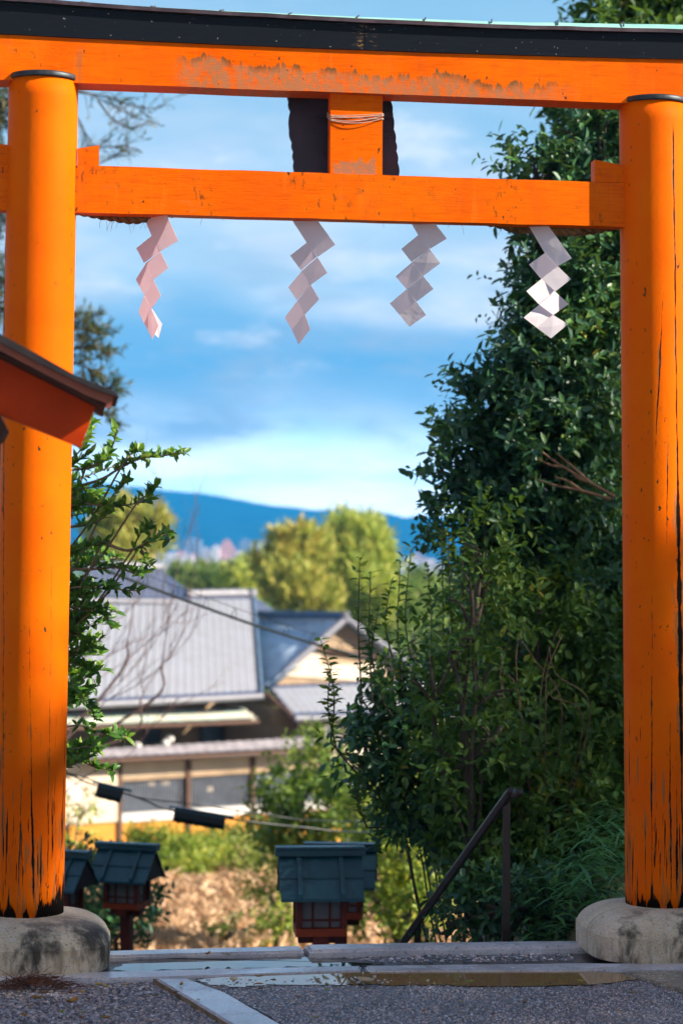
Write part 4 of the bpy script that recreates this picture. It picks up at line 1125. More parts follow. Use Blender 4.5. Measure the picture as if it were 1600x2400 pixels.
def house():
    root = empty('tiled_house', H(400, 1800, 4), 'large house with grey tiled hip roofs and a gabled wing on the right', 'house')
    r1 = tiled('roof', (H(60, 1658, 1.9), H(614, 1630, 1.9), H(594, 1398, 6.7), H(100, 1400, 6.7)), M_TILE, root)
    r1['label'] = 'broad pale grey main roof'
    tiled('roof', (H(600, 1480, 7.2), H(664, 1452, 7.2), H(652, 1436, 8.6), H(592, 1396, 8.2)), M_TILE, root)
    bar('ridge', H(436, 1394, 6.7), H(596, 1391, 6.7), .14, M_RIDGE, r1); bar('ridge_end', H(586, 1398, 6.65), H(586, 1380, 6.65), .13, M_RIDGE, r1)
    bar('hip', H(613, 1628, 1.8), H(594, 1398, 6.6), .055, M_RIDGED, r1)
    bar('eave_tiles', H(60, 1660, 1.8), H(614, 1632, 1.8), .085, M_RIDGE, r1)
    r2 = tiled('roof', (H(180, 1404, 6.3), H(408, 1408, 6.3), H(376, 1334, 9), H(200, 1332, 9)), M_TILE, root); r2['label'] = 'smaller upper roof at the left'
    bar('ridge', H(200, 1328, 9), H(380, 1330, 9), .14, M_RIDGE, r2); bar('eave_tiles', H(180, 1408, 6.25), H(409, 1411, 6.25), .08, M_RIDGE, r2)
    tiled('roof', (H(408, 1408, 6.3), H(446, 1398, 8.8), H(440, 1386, 9.2), H(376, 1334, 9)), M_TILE, root)
    wall('upper_wall', [H(220, 1412, 6.6), H(396, 1415, 6.6), H(396, 1450, 6.6), H(220, 1450, 6.6)], M_BRN, root, .8)
    # gabled wing
    r3 = tiled('roof', (H(628, 1610, 2.0), H(607, 1600, 5.2), H(590, 1444, 7.0), H(806, 1448, 2.7)), M_TILE_SKY, root, pitch=.25, amp=.03); r3['label'] = 'blue grey slope of the gabled wing, tinted for skylight'
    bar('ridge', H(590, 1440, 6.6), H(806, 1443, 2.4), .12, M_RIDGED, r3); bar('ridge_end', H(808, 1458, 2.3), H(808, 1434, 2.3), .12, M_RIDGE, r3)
    tiled('roof', (H(1010, 1592, 5.0), H(1010, 1590, 2.4), H(812, 1448, 2.4), H(640, 1444, 6.6)), M_TILE_SKY, root, pitch=.25)
    for a, b in (((808, 1452), (624, 1612)), ((812, 1452), (1012, 1594))): bar('verge', H(*a, 2.3), H(*b, 2.3), .10, M_RIDGE, root)
    wall('gable', [H(640, 1612, 2.6), H(808, 1465, 2.6), H(995, 1600, 2.6), H(900, 1625, 2.6)], M_TAN, root, .2)
    wall('gable_panel', [H(684, 1566, 2.57), H(752, 1512, 2.57), H(752, 1556, 2.57), H(716, 1562, 2.57)], M_CREAM, root, .02)
    bar('gable_beam', H(740, 1520, 2.5), H(900, 1540, 2.5), .06, M_BRN, root)
    wall('gable_base', [H(668, 1584, 2.56), H(720, 1558, 2.56), H(900, 1556, 2.56), H(900, 1600, 2.56)], M_CREAM, root, .02)
    r4 = tiled('roof', (H(692, 1682, 0.9), H(1080, 1674, 0.9), H(1010, 1590, 2.5), H(628, 1606, 2.5)), M_TILE, root); r4['label'] = 'low skirt roof under the gable'
    bar('eave_tiles', H(690, 1684, .85), H(1080, 1676, .85), .075, M_RIDGE, r4)
    bar('bargeboard', H(616, 1622, 2.4), H(690, 1686, .9), .08, M_BRN, r4)
    # walls below the eaves
    wall('wall', [H(110, 1652, 4.2), H(640, 1640, 4.2), H(640, 1790, 4.2), H(110, 1800, 4.2)], M_TAN, root, .25)
    wall('wall', [H(640, 1655, 1.9), H(694, 1690, 1.9), H(694, 1790, 1.9), H(640, 1790, 1.9)], M_TAN, root, 2.2)
    wall('wall', [H(694, 1690, 1.7), H(1060, 1684, 1.7), H(1060, 1800, 1.7), H(694, 1800, 1.7)], M_CREAM, root, .25)
    bar('corner_post', H(692, 1690, 1.6), H(692, 1790, 1.6), .06, M_BRN, root, 4)
    for a, b in ((470, 520), (525, 556), (340, 382)):
        w_ = wall('window', [H(a, 1700, 4.15), H(b, 1698, 4.15), H(b, 1746, 4.15), H(a, 1748, 4.15)], M_TAN if a == 340 else M_BRN, root, .04)
        wall('pane', [H(a + 3, 1703, 4.13), H(b - 3, 1701, 4.13), H(b - 3, 1743, 4.13), H(a + 3, 1745, 4.13)], M_DKW if a != 470 else M_GLS, w_, .015)
    p = tiled('pent_roof', (H(150, 1706, 0.9), H(606, 1688, 0.9), H(566, 1659, 2.8), H(150, 1672, 2.8)), M_COPR, root, pitch=.5, course=1.2, amp=.006, thick=.08)
    bar('fascia', H(150, 1709, 0.9), H(606, 1692, 0.9), .05, M_BRN, p); p['label'] = 'verdigris pent roof under the main eave'
    # lit pot lamps under the pent roof are round white shades
    for x, y in ((398, 1732), (388, 1744), (322, 1750)):
        bm = bmesh.new(); bmesh.ops.create_uvsphere(bm, u_segments=12, v_segments=8, radius=.11); l = bm_obj('round_shade', bm, M_WHITE, root, True); l.location = H(x, y, 1.3) - parent_world(root)
    # satellite dish on the gallery roof
    bm = bmesh.new(); q = H(775, 1716, 1.0); n_, r_ = 20, .21
    for i in range(6):
        for j in range(n_):
            a = 2 * math.pi * j / n_; s = r_ * (i + .02) / 5; bm.verts.new((s * math.cos(a), .25 * s * s / r_ * -2, s * math.sin(a)))
    bm.verts.ensure_lookup_table()
    for i in range(5):
        for j in range(n_): j2 = (j + 1) % n_; bm.faces.new([bm.verts[t_] for t_ in (i * n_ + j, i * n_ + j2, (i + 1) * n_ + j2, (i + 1) * n_ + j)])
    D = empty('satellite_dish', q + Vector((0, .1, -.45)), 'round white dish above the wall roof, beside the gabled wing', 'dish')
    o = bm_obj('bowl', bm, M_WHITE, D, True); o.location = (0, -.08, .45); o.modifiers.new('s', 'SOLIDIFY').thickness = .01
    v, f = tubes([([(0, 0, 0), (0, 0, .44)], .02, .02)], 8); mk('stem', v, f, M_BRN, D)
house()

def gallery():
    root = empty('garden_wall', H(300, 1960, 0), 'long roofed garden wall with slatted windows over an ochre clay base', 'wall')
    r = tiled('roof', (H(190, 1784, -.45), H(800, 1752, -.45), H(800, 1722, .9), H(190, 1758, .9)), M_GLASSY, root, pitch=.3, course=.5, amp=.012)
    bar('fascia', H(190, 1788, -.40), H(800, 1756, -.40), .055, M_BRN, r)
    L = lambda x, yl: yl - (x - 280) * 0.066              # lines that run with the wall
    def strip(name, x0, x1, ya, yb, m, th=.15, k=0.0):
        return wall(name, [H(x0, L(x0, ya), k), H(x1, L(x1, ya), k), H(x1, L(x1, yb), k), H(x0, L(x0, yb), k)], m, root, th)
    strip('plaster_panel', 278, 800, 1789, 1822, M_CREAM); strip('rail', 278, 800, 1822, 1832, M_TAN, .18, -.02)
    strip('sill', 278, 800, 1908, 1928, M_WHITE, .22, -.04)
    strip('base_wall', 165, 800, 1928, 2020, M_OCHRE, .2)
    strip('end_wall', 120, 276, 1786, 1925, M_CREAM, .2, -.05)['label'] = 'cream end wall with a round window'
    b = H(175, 1852, -.08) - root.location
    bm = bmesh.new(); rot = Matrix((HD, HN, Vector((0, 0, 1)))).transposed()
    add_prism(bm, [b + rot @ Vector((.19 * math.cos(t_ * .2618), 0, .19 * math.sin(t_ * .2618))) for t_ in range(24)], HN * .02); bm_obj('round_window', bm, M_WHITE, root)
    strip('back_wall', 284, 800, 1832, 1908, M_DKW, .03, .30)
    for i, (a, c) in enumerate(((286, 438), (448, 589), (599, 760))):
        p = strip('lattice_window', a, c, 1833, 1907, M_GLS, .02, .10)
        q0, q1 = H(a, L(a, 1833), .03), H(c, L(c, 1833), .03); z0 = H(a, L(a, 1907), .03).z - q0.z
        bm = bmesh.new(); n = 22
        for s in range(n + 1):
            e = q0.lerp(q1, s / n) - parent_world(p)
            add_box(bm, -.014, .014, -.015, .015, z0, 0, rot=Matrix((HD, HN, Vector((0, 0, 1)))).transposed(), at=e)
        bm_obj('slats', bm, M_SLAT, p)
        if i < 2:
            for s, t_ in ((0.40, 0.52), (0.62, 0.73)) if i == 0 else ((0.26, .38),):
                x0, x1 = a + (c - a) * s, a + (c - a) * t_; yy = 1836 if i == 0 else 1858
                wall('paper_notice', [H(x0, L(x0, yy), .085), H(x1, L(x1, yy), .085), H(x1, L(x1, yy + 11), .085), H(x0, L(x0, yy + 11), .085)], M_CREAM, p, .006)
    for x in (282, 443, 594, 770):
        wall('post', [H(x - 5, L(x, 1786), -.06), H(x + 5, L(x, 1786), -.06), H(x + 5, L(x, 2015), -.06), H(x - 5, L(x, 2015), -.06)], M_BRN, root, .1)
gallery()

# ------------------------------------------------------------------ far town, hills, air
def city():
    def wmat(name, c):
        t = mat(name); o = t.obj(); x, y, z = t.xyz(o)
        wx = t.m('LESS_THAN', t.m('FRACT', t.mul(t.add(x, y), 0.28)), 0.5); wz = t.m('LESS_THAN', t.m('FRACT', t.mul(z, 0.31)), 0.45)
        return fin(t, t.mix(t.mul(t.mul(wx, wz), .7), c, (0.10, 0.12, 0.18)), 0.7)
    ms = [('pale grey', wmat('pale_facade', (0.66, 0.60, 0.62))), ('white', wmat('white_facade', (0.80, 0.76, 0.76))), ('pinkish', wmat('pink_facade', (0.62, 0.42, 0.44))), ('blue grey', wmat('blue_facade', (0.30, 0.36, 0.50)))]
    L = [(396, 452, 1298, 1170, 2), (500, 560, 1294, 1210, 0), (385, 428, 1303, 1160, 1), (430, 470, 1266, 1500, 3), (468, 498, 1290, 1250, 0), (497, 512, 1283, 1180, 1), (560, 590, 1268, 1480, 3), (588, 612, 1286, 1230, 0), (606, 640, 1272, 1420, 1), (640, 690, 1264, 1500, 0),
         (352, 390, 1296, 1300, 0), (420, 452, 1309, 1080, 0), (455, 492, 1314, 1040, 2), (545, 580, 1300, 1120, 1), (512, 520, 1296, 1320, 0), (580, 625, 1306, 1060, 0), (940, 985, 1312, 1200, 1), (985, 1040, 1318, 1100, 0), (960, 1000, 1303, 1350, 2)]
    for i, (x0, x1, yt, d, k) in enumerate(L):
        a, b = P(x0, yt, d), P(x1, yt, d); zb = -10.0
        root = empty('town_building', ((a.x + b.x) / 2, d, zb), '', 'building', 'far town buildings below the hills')
        hw = (b.x - a.x) / 2
        bm = bmesh.new(); add_box(bm, -hw, hw, 0, 18, 0, a.z - zb); bm_obj('walls', bm, ms[k][1], root)
        bm = bmesh.new(); add_box(bm, -hw * 0.5, hw * .25, 4, 10, a.z - zb + .01, a.z - zb + 1.6); bm_obj('roof_block', bm, ms[k][1], root)
        near = 'left of the pointed roof' if x1 < 505 else 'just right of the pointed roof' if x1 < 700 else 'at the right behind the shrub shoots'
        root['label'] = f'{"tall" if yt < 1285 else "low"} {"wide" if x1 - x0 > 36 else "narrow"} {ms[k][0]} distant block {near}' + (', highest behind' if d > 1400 else ', nearest in front' if d < 1090 else ', middle row' if d < 1200 else '')
    # large pointed temple roof
    d = 1200; q = P(532, 1264, d)
    root = empty('temple_hall', (q.x, d, -10), 'pinkish pointed temple roof standing out of the distant town', 'temple'); h = q.z + 10
    V = []; Fq = []; prof = [(8.6, h - 10.6), (6.5, h - 8.2), (4.4, h - 5.2), (2.6, h - 2.4), (1.2, h - .3), (0.3, h)]
    for (w_, z) in prof: V += [(-w_, -w_, z), (w_, -w_, z), (w_, w_, z), (-w_, w_, z)]
    for i in range(len(prof) - 1):
        for j in range(4): Fq.append((i * 4 + j, i * 4 + (j + 1) % 4, i * 4 + 4 + (j + 1) % 4, i * 4 + 4 + j))
    Fq.append((20, 21, 22, 23)); mk('roof', V, Fq, simple('pink_brown_roof', (0.46, 0.25, 0.24), 0.7, .2, .3), root)
    bm = bmesh.new(); add_box(bm, -7, 7, -7, 7, 0, h - 10.3); bm_obj('walls', bm, ms[2][1], root)
    d = 800; q = P(722, 1230, d); root = empty('pagoda', (q.x, d, -9), 'slim pink spire of a pagoda rising behind the yellow green trees', 'pagoda')
    v, f = tubes([([(0, 0, 0), (0, 0, q.z + 4)], 2.2, 1.6), ([(0, 0, q.z + 4), (0, 0, q.z + 9)], 1.3, .5)], 8); mk('tower', v, f, ms[2][1], root)
    for k in range(3):
        bm = bmesh.new(); bmesh.ops.create_cone(bm, segments=4, radius1=3.2 - .3 * k, radius2=.8, depth=1.0); bm_obj('tiered_roof', bm, simple('pagoda_roof', (0.4, 0.25, 0.28), .7), root, local=(0, 0, q.z - 4.0 + 3.2 * k))
city()

def hills():
    prof = [(-1600, 1190), (-800, 1140), (-200, 1118), (150, 1126), (300, 1138), (394, 1148), (453, 1152), (506, 1159), (564, 1169), (613, 1181), (689, 1188), (752, 1197), (819, 1197), (860, 1200), (908, 1204), (953, 1215), (988, 1208), (1060, 1216), (1200, 1228), (1500, 1205), (2400, 1190), (3400, 1200)]
    D = 3400.0
    xs = np.array([P(x, y, D).x for x, y in prof]); zs = np.array([P(x, y, D).z for x, y in prof])
    X = np.linspace(xs[0], xs[-1], 420); ridge = np.interp(X, xs, zs) + 2.4 * vnoise(X / 30, X * 0, 8) + 1.4 * vnoise(X / 9, X * 0, 18)
    ys = np.concatenate([np.linspace(2500, D, 40), np.linspace(D + 60, 4100, 8)])
    f = np.where(ys <= D, (ys - 2500) / (D - 2500), 1 - (ys - D) / 900)
    V = []
    for y, q in zip(ys, f):
        spur = 1 + 0.22 * (1 - q) * np.sin(X / 55 + 2 * vnoise(X / 200, X * 0 + y / 900, 4)) + .05 * vnoise(X / 30, X * 0 + y / 40, 9) * (1 - q)
        V.append(np.stack([X, np.full_like(X, y), -10 + (ridge + 10) * np.clip(q, 0, 1) ** 0.8 * np.where(q < 1, spur, 1)], -1))
    V = np.array(V); n = len(X)
    i, j = np.meshgrid(np.arange(len(ys) - 1), np.arange(n - 1), indexing='ij'); a = (i * n + j).ravel()
    t = mat('hazed_forest_slope'); o = t.obj(); q = t.noise(o, 0.02, 6, 0.65); g = t.noise(o, 0.12, 4, 0.7)
    c = t.mix(t.ss(q, .35, .65), (0.010, 0.045, 0.060), (0.016, 0.066, 0.080))  # blue of the distant air partly put into the forest colour
    tag(mk('hills', V.reshape(-1, 3), np.stack([a, a + 1, a + n + 1, a + n], -1), fin(t, c, 0.95, t.bump(g, 1.0, 6.0), 0.1), smooth=True), kind='structure')
hills()

def haze():
    bm = bmesh.new(); add_box(bm, -4200, 4200, -60, 4300, -13.0, 150.0)
    m = bpy.data.materials.new('haze_air'); m.use_nodes = True; t = NT(m.node_tree)
    m.node_tree.nodes.remove(m.node_tree.nodes['Principled BSDF'])
    v = t.n('ShaderNodeVolumePrincipled'); v.inputs['Color'].default_value = (0.02, 0.40, 1.0, 1); v.inputs['Density'].default_value = 0.00032; v.inputs['Anisotropy'].default_value = 0.0
    m.node_tree.links.new(v.outputs[0], m.node_tree.nodes['Material Output'].inputs['Volume'])
    o = bm_obj('haze', bm, m); tag(o, kind='stuff')
haze()

# ------------------------------------------------------------------ plants
UP = np.array([0, 0, 1.0])
def leaf_mesh(p, ax, nr, L, Wd, oval=False):
    """leaf blades: p base, ax axis, nr rough normal -> verts, quads"""
    ax = nrm(ax); side = nrm(np.cross(ax, nr)); nr = np.cross(side, ax)
    L = L[:, None]; Wd = Wd[:, None]
    if not oval:
        h = lambda s, w, l: p + ax * L * s + side * Wd * w + nr * Wd * l
        V = np.stack([p, h(.26, .44, .13), h(.66, .42, .11), h(1, 0, -.18), h(.66, -.42, .11), h(.26, -.44, .13)], 1)
        n = len(p); b = (np.arange(n) * 6)[:, None, None]
        return V.reshape(-1, 3), (np.array([[0, 1, 2, 3], [0, 3, 4, 5]])[None] + b).reshape(-1, 4)
    f = lambda s, w, lift, drop: p + ax * L * s + side * Wd * w + nr * (Wd * lift - L * drop)
    V = np.stack([f(0, 0, 0, 0), f(.28, .42, .14, .0), f(.66, .40, .13, .07), f(1, 0, 0, .2), f(.66, -.40, .13, .07), f(.28, -.42, .14, .0), f(.32, 0, 0, .0), f(.68, 0, 0, .08)], 1)
    q = np.array([(0, 1, 6, 6), (1, 2, 7, 6), (2, 3, 7, 7), (0, 6, 5, 5), (6, 7, 4, 5), (7, 3, 4, 4)])
    n = len(p); b = (np.arange(n) * 8)[:, None, None]
    return V.reshape(-1, 3), (q[None] + b).reshape(-1, 4)
def leaf_obj(name, V, Fq, m, parent):
    """quads with a repeated last index are triangles"""
    o = parent_world(parent)
    me = bpy.data.meshes.new(name); V = V - np.array(o)
    tri = Fq[:, 2] == Fq[:, 3]
    loops = np.concatenate([Fq[~tri].ravel(), Fq[tri][:, :3].ravel()]); cnt = np.concatenate([np.full((~tri).sum(), 4), np.full(tri.sum(), 3)])
    me.vertices.add(len(V)); me.vertices.foreach_set('co', V.astype(np.float32).ravel())
    me.loops.add(len(loops)); me.loops.foreach_set('vertex_index', loops.astype(np.int32))
    st = np.concatenate([[0], np.cumsum(cnt)[:-1]])
    me.polygons.add(len(cnt)); me.polygons.foreach_set('loop_start', st.astype(np.int32)); me.update(calc_edges=True)
    me.materials.append(m); ob = bpy.data.objects.new(name, me); COL.objects.link(ob); ob.parent = parent
    return ob
def sprigs(p, ax, rr, per=8, slen=0.22, L=0.075, Wd=0.034, spread=0.9, droop=0.0, upn=0.7):
    """leaves set alternately along short twigs"""
    n = len(p); ax = nrm(ax)
    t = (np.arange(per) + 0.6) / per
    a = nrm(np.cross(ax, rr.normal(0, 1, (n, 3)))); b = np.cross(ax, a)
    ang = np.arange(per)[None] * 2.4 + rr.uniform(0, 6.28, (n, 1))
    perp = a[:, None] * np.cos(ang)[..., None] + b[:, None] * np.sin(ang)[..., None]
    sl = slen * rr.uniform(0.6, 1.3, (n, 1))
    pos = p[:, None] + ax[:, None] * (t[None] * sl)[..., None]
    la = ax[:, None] * 0.55 + perp * spread + UP * (-droop) + rr.normal(0, .22, (n, per, 3))
    nr = UP * upn + ax[:, None] * 0.45 + rr.normal(0, .35, (n, per, 3))
    k = n * per
    return pos.reshape(k, 3), la.reshape(k, 3), nr.reshape(k, 3), L * rr.uniform(.65, 1.25, k), Wd * rr.uniform(.7, 1.2, k)
def lobes_points(lobes, dens, rr, squash=(1, .8, 1), pw=2.4, gap=0.25):
    """points in the outer parts of blobs given as (px, py, distance, radius in px)"""
    ps, ds = [], []
    for (x, y, d, r) in lobes:
        c = np.array(P(x, y, d)); R_ = r / sc(d); n = int(dens * R_ * R_)
        q = nrm(rr.normal(0, 1, (n, 3))); rad = R_ * rr.uniform(0, 1, n) ** (1 / pw)
        bumps = 1 + 0.28 * vnoise(q[:, 0] * 2.6 + c[0] * 9, q[:, 2] * 2.6 + q[:, 1] * 1.9 + c[2] * 7, 31)
        pt = c + q * (rad * bumps)[:, None] * np.array(squash)
        keep = vnoise(pt[:, 0] * 3.2, pt[:, 2] * 3.2 + pt[:, 1] * 2, 12) > -1 + gap * 2 * rr.uniform(0, 1, n)
        ps.append(pt[keep]); ds.append(q[keep])
    return np.concatenate(ps), np.concatenate(ds)
def limbs_to(base, lobes, rr, r0=0.09, top=0.6):
    S = []; base = Vector(base)
    for (x, y, d, r) in lobes:
        c = P(x, y, d); m_ = base.lerp(c, 0.45) + Vector((rr.normal(0, .1), rr.normal(0, .1), .15))
        S.append((curve([base, m_, c], 5), r0 * rr.uniform(.5, .8), 0.012))
        for _ in range(5):
            e = c + Vector(nrm(rr.normal(0, 1, 3))) * (r / sc(d)) * 0.85
            S.append((curve([m_.lerp(c, .6), c.lerp(e, .5) + Vector((0, 0, -.04)), e], 4), .014, .004))
    return S
M_BARK = simple('grey_brown_bark', (0.11, 0.085, 0.065), 0.9, 0.35, 14, 0, 0.6)
DARK = [(0.0, (0.012, 0.045, 0.030)), (0.3, (0.026, 0.090, 0.055)), (0.6, (0.050, 0.150, 0.060)), (0.82, (0.10, 0.23, 0.055)), (0.95, (0.19, 0.29, 0.06)), (1.0, (0.45, 0.33, 0.04))]
MIDG = [(0.0, (0.02, 0.06, 0.018)), (0.4, (0.055, 0.13, 0.026)), (0.75, (0.12, 0.21, 0.034)), (0.93, (0.24, 0.27, 0.04)), (1.0, (0.46, 0.28, 0.04))]
YELG = [(0.0, (0.08, 0.13, 0.02)), (0.35, (0.20, 0.29, 0.03)), (0.7, (0.38, 0.43, 0.05)), (0.9, (0.56, 0.48, 0.06)), (1.0, (0.60, 0.32, 0.07))]
PINE = [(0.0, (0.26, 0.32, 0.07)), (0.35, (0.48, 0.50, 0.10)), (0.7, (0.66, 0.57, 0.13)), (0.9, (0.72, 0.47, 0.12)), (1.0, (0.62, 0.29, 0.11))]
OLIV = [(0.0, (0.10, 0.16, 0.05)), (0.5, (0.22, 0.32, 0.08)), (0.85, (0.34, 0.40, 0.10)), (1.0, (0.46, 0.26, 0.11))]
M_DARK = leafmat('evergreen_leaf', DARK, .42, .16, .5); M_MID = leafmat('shrub_leaf', MIDG, .55, .26, .3); M_YEL = leafmat('sunlit_shrub_leaf', YELG, .5, .35); M_PINE = leafmat('autumn_pine_needles', PINE, .6, .3)
M_OLIV = leafmat('olive_leaf', OLIV, .6, .3)

def plant(name, base, lobes, m, label, cat, seed, dens=1500, per=8, slen=.22, L=.075, Wd=.034, group=None, gap=.25, trunk_r=.08, squash=(1, .85, 1), droop=0.0, oval=False, pw=2.4, upn=.7, outw=1.0):
    rr = np.random.default_rng(seed)
    root = empty(name, base, label, cat, group)
    p, q = lobes_points(lobes, dens, rr, squash, pw, gap)
    ax = q * outw + rr.normal(0, .5, q.shape) + UP * 0.25
    V, Fq = leaf_mesh(*sprigs(p, ax, rr, per, slen, L, Wd, droop=droop, upn=upn), oval=oval)
    V2, F2 = leaf_mesh(*sprigs(p[::4] + rr.normal(0, .05, p[::4].shape), ax[::4], rr, per, slen * 1.2, L * .58, Wd * .62, droop=droop, upn=upn), oval=oval)
    leaf_obj('crown', np.concatenate([V, V2]), np.concatenate([Fq, F2 + len(V)]), m, root)
    top = P(*lobes[len(lobes) // 2][:3])
    S = [(curve([base, Vector(base).lerp(top, .35) + Vector((rr.normal(0, .05), 0, 0)), Vector(base).lerp(top, .75)], 6), trunk_r, trunk_r * .5)] + limbs_to(Vector(base).lerp(top, .6), lobes, rr, trunk_r)
    v, f = tubes(S, 6); mk('trunk', v, f, M_BARK, root, world=True, smooth=True)
    return root
def gbase(px, d, dz=-.1):
    q = P(px, 1300, d); q.z = float(terr(q.x, q.y)) + dz; return q

# tall evergreens on the right
plant('evergreen_tree', gbase(1330, 13.6), [(1405, 350, 13.2, 138), (1255, 425, 13.0, 78), (1395, 560, 13.2, 147), (1345, 730, 13.1, 161), (1290, 910, 13.0, 170), (1270, 1110, 13.0, 174), (1305, 1310, 13.1, 184), (1435, 450, 13.7, 156), (1445, 700, 13.8, 184), (1435, 950, 13.8, 202),
      (1445, 1200, 13.8, 211), (1475, 250, 13.6, 128), (1415, 200, 13.5, 101), (1405, 1420, 13.6, 184), (1165, 1180, 12.9, 82), (1525, 600, 14.2, 202), (1525, 1000, 14.2, 220), (1525, 1350, 14.2, 220), (1085, 1090, 12.9, 70), (1095, 1240, 12.9, 80), (1120, 980, 13.0, 80)],
      M_DARK, 'tall dense dark green evergreen rising behind the right pillar', 'tree', 101, dens=1750, per=9, slen=.20, L=.078, Wd=.036, trunk_r=.13, gap=.36)
plant('evergreen_tree', gbase(1640, 17), [(1490, 45, 16.5, 140), (1580, -60, 16.8, 200), (1640, 120, 17, 200), (1480, 330, 17, 170), (1360, 520, 17.2, 120), (1600, 420, 17.2, 240), (1560, 750, 17.4, 260), (1500, 1050, 17.5, 260), (1420, 1300, 17.5, 240), (1300, 1100, 17.2, 150), (1330, 800, 17.2, 120), (1600, 1350, 17.5, 280), (1280, 1400, 17.4, 190)],
      M_MID, 'sunlit bright green treetop showing above the black top beam at the right', 'tree', 102, dens=900, per=9, slen=.24, L=.10, Wd=.045, trunk_r=.16, gap=.2)
# shrubs on the bank at the right
SH = 'shrubs on the bank at the right'
plant('leafy_shrub', gbase(1090, 11.7), [(1050, 1480, 11.6, 80), (1120, 1400, 11.7, 100), (1015, 1600, 11.5, 85), (1120, 1590, 11.6, 110), (1080, 1760, 11.6, 125), (1140, 1290, 11.8, 80), (1180, 1700, 11.9, 110)], M_MID, 'loose shrub with tall upright shoots beside the tiled roof', 'shrub', 103, dens=950, per=7, slen=.17, L=.066, Wd=.030, group=SH, gap=.55, trunk_r=.016)
plant('leafy_shrub', gbase(1190, 12.9), [(915, 1645, 12.3, 62), (860, 1765, 12.2, 52), (965, 1720, 12.3, 95), (905, 1790, 12.3, 60), (1000, 1850, 12.3, 88), (955, 1900, 12.3, 58), (1070, 1890, 12.5, 95), (1130, 1950, 12.5, 70), (1010, 1600, 12.4, 70)], M_DARK, 'dark broad-leaved bush overhanging the steps, in front of the house wing', 'shrub', 104, dens=1700, per=8, slen=.18, L=.078, Wd=.036, group=SH, gap=.5, trunk_r=.03, droop=.35)
plant('leafy_shrub', gbase(1280, 12.4), [(1260, 1500, 12.6, 130), (1390, 1600, 12.8, 170), (1260, 1730, 12.4, 140), (1410, 1800, 12.5, 190), (1180, 1860, 12.0, 130), (1300, 1930, 12.1, 160), (1430, 2000, 12.1, 150), (1150, 2000, 11.8, 110)], M_MID, 'deep green thicket filling the bank behind the handrail', 'shrub', 105, dens=1700, per=8, slen=.2, L=.07, Wd=.032, group=SH, gap=.3, trunk_r=.04)
plant('leafy_shrub', gbase(1060, 11.2), [(1085, 2125, 11.1, 48), (1140, 2120, 11.0, 65), (1230, 2130, 11.0, 75), (1320, 2110, 11.1, 80), (1045, 2165, 11.3, 28)], M_DARK, 'low dark undergrowth at the foot of the handrail post', 'shrub', 106, dens=2600, per=7, slen=.12, L=.055, Wd=.026, group=SH, gap=.3, trunk_r=.015)
plant('leafy_shrub', gbase(1420, 15.5), [(1230, 1560, 15.2, 130), (1380, 1500, 15.4, 180), (1250, 1750, 15.2, 170), (1420, 1750, 15.4, 200), (1180, 1930, 14.6, 130), (1330, 1950, 14.8, 190), (1240, 2080, 14.2, 120), (1400, 2080, 14.4, 180), (1165, 2080, 13.6, 60)], M_DARK, 'dark hedge mass closing the background low behind the handrail post', 'hedge', 108, dens=1500, per=9, slen=.24, L=.085, Wd=.045, gap=.1, trunk_r=.05)
def shoots():
    rr = np.random.default_rng(61); base = gbase(1130, 12.3)
    root = empty('shoot_cluster', base, 'upright leafy shoots standing against the yellow trees', 'shrub', SH)
    S = []; P_, A_ = [], []
    for x0, y0, x1, y1, d in [(848, 1640, 843, 1308, 12.0), (872, 1640, 868, 1345, 12.1), (900, 1650, 888, 1420, 12.0), (945, 1640, 938, 1315, 12.2), (985, 1640, 962, 1288, 12.3), (1040, 1560, 1034, 1190, 12.5), (1060, 1500, 1050, 1255, 12.5), (1098, 1500, 1096, 1215, 12.6), (1132, 1500, 1128, 1140, 12.7),
                              (775, 1740, 752, 1500, 11.8), (790, 1760, 776, 1560, 11.8), (1010, 1560, 1002, 1330, 12.3), (925, 1560, 915, 1370, 12.3), (860, 1940, 842, 1820, 11.8)]:
        a, b = P(x0, y0, d), P(x1, y1, d); m_ = a.lerp(b, .5) + Vector((rr.normal(0, .025), 0, 0)); c = curve([a, m_, b], 10)
        S.append((c, .006, .0025)); j_ = P(max(930, x0 + 110), min(1960, y0 + 170), 12.4); S.append((curve([base, j_.lerp(base, .3), j_, a], 5), .006, .005))
        for q in c[2:]:
            for k in range(2 if rr.random() < .75 else 3): P_.append(np.array(q)); A_.append([rr.normal(0, 1), rr.normal(0, 1), rr.uniform(0, .8)])
    P_ = np.array(P_); A_ = np.array(A_); n = len(P_)
    V, Fq = leaf_mesh(P_, A_, UP * .8 + rr.normal(0, .4, (n, 3)), .062 * rr.uniform(.6, 1.2, n), .028 * rr.uniform(.7, 1.2, n), True)
    leaf_obj('leaves', V, Fq, M_MID, root); v, f = tubes(S, 5); mk('stems', v, f, M_BARK, root, world=True)
shoots()
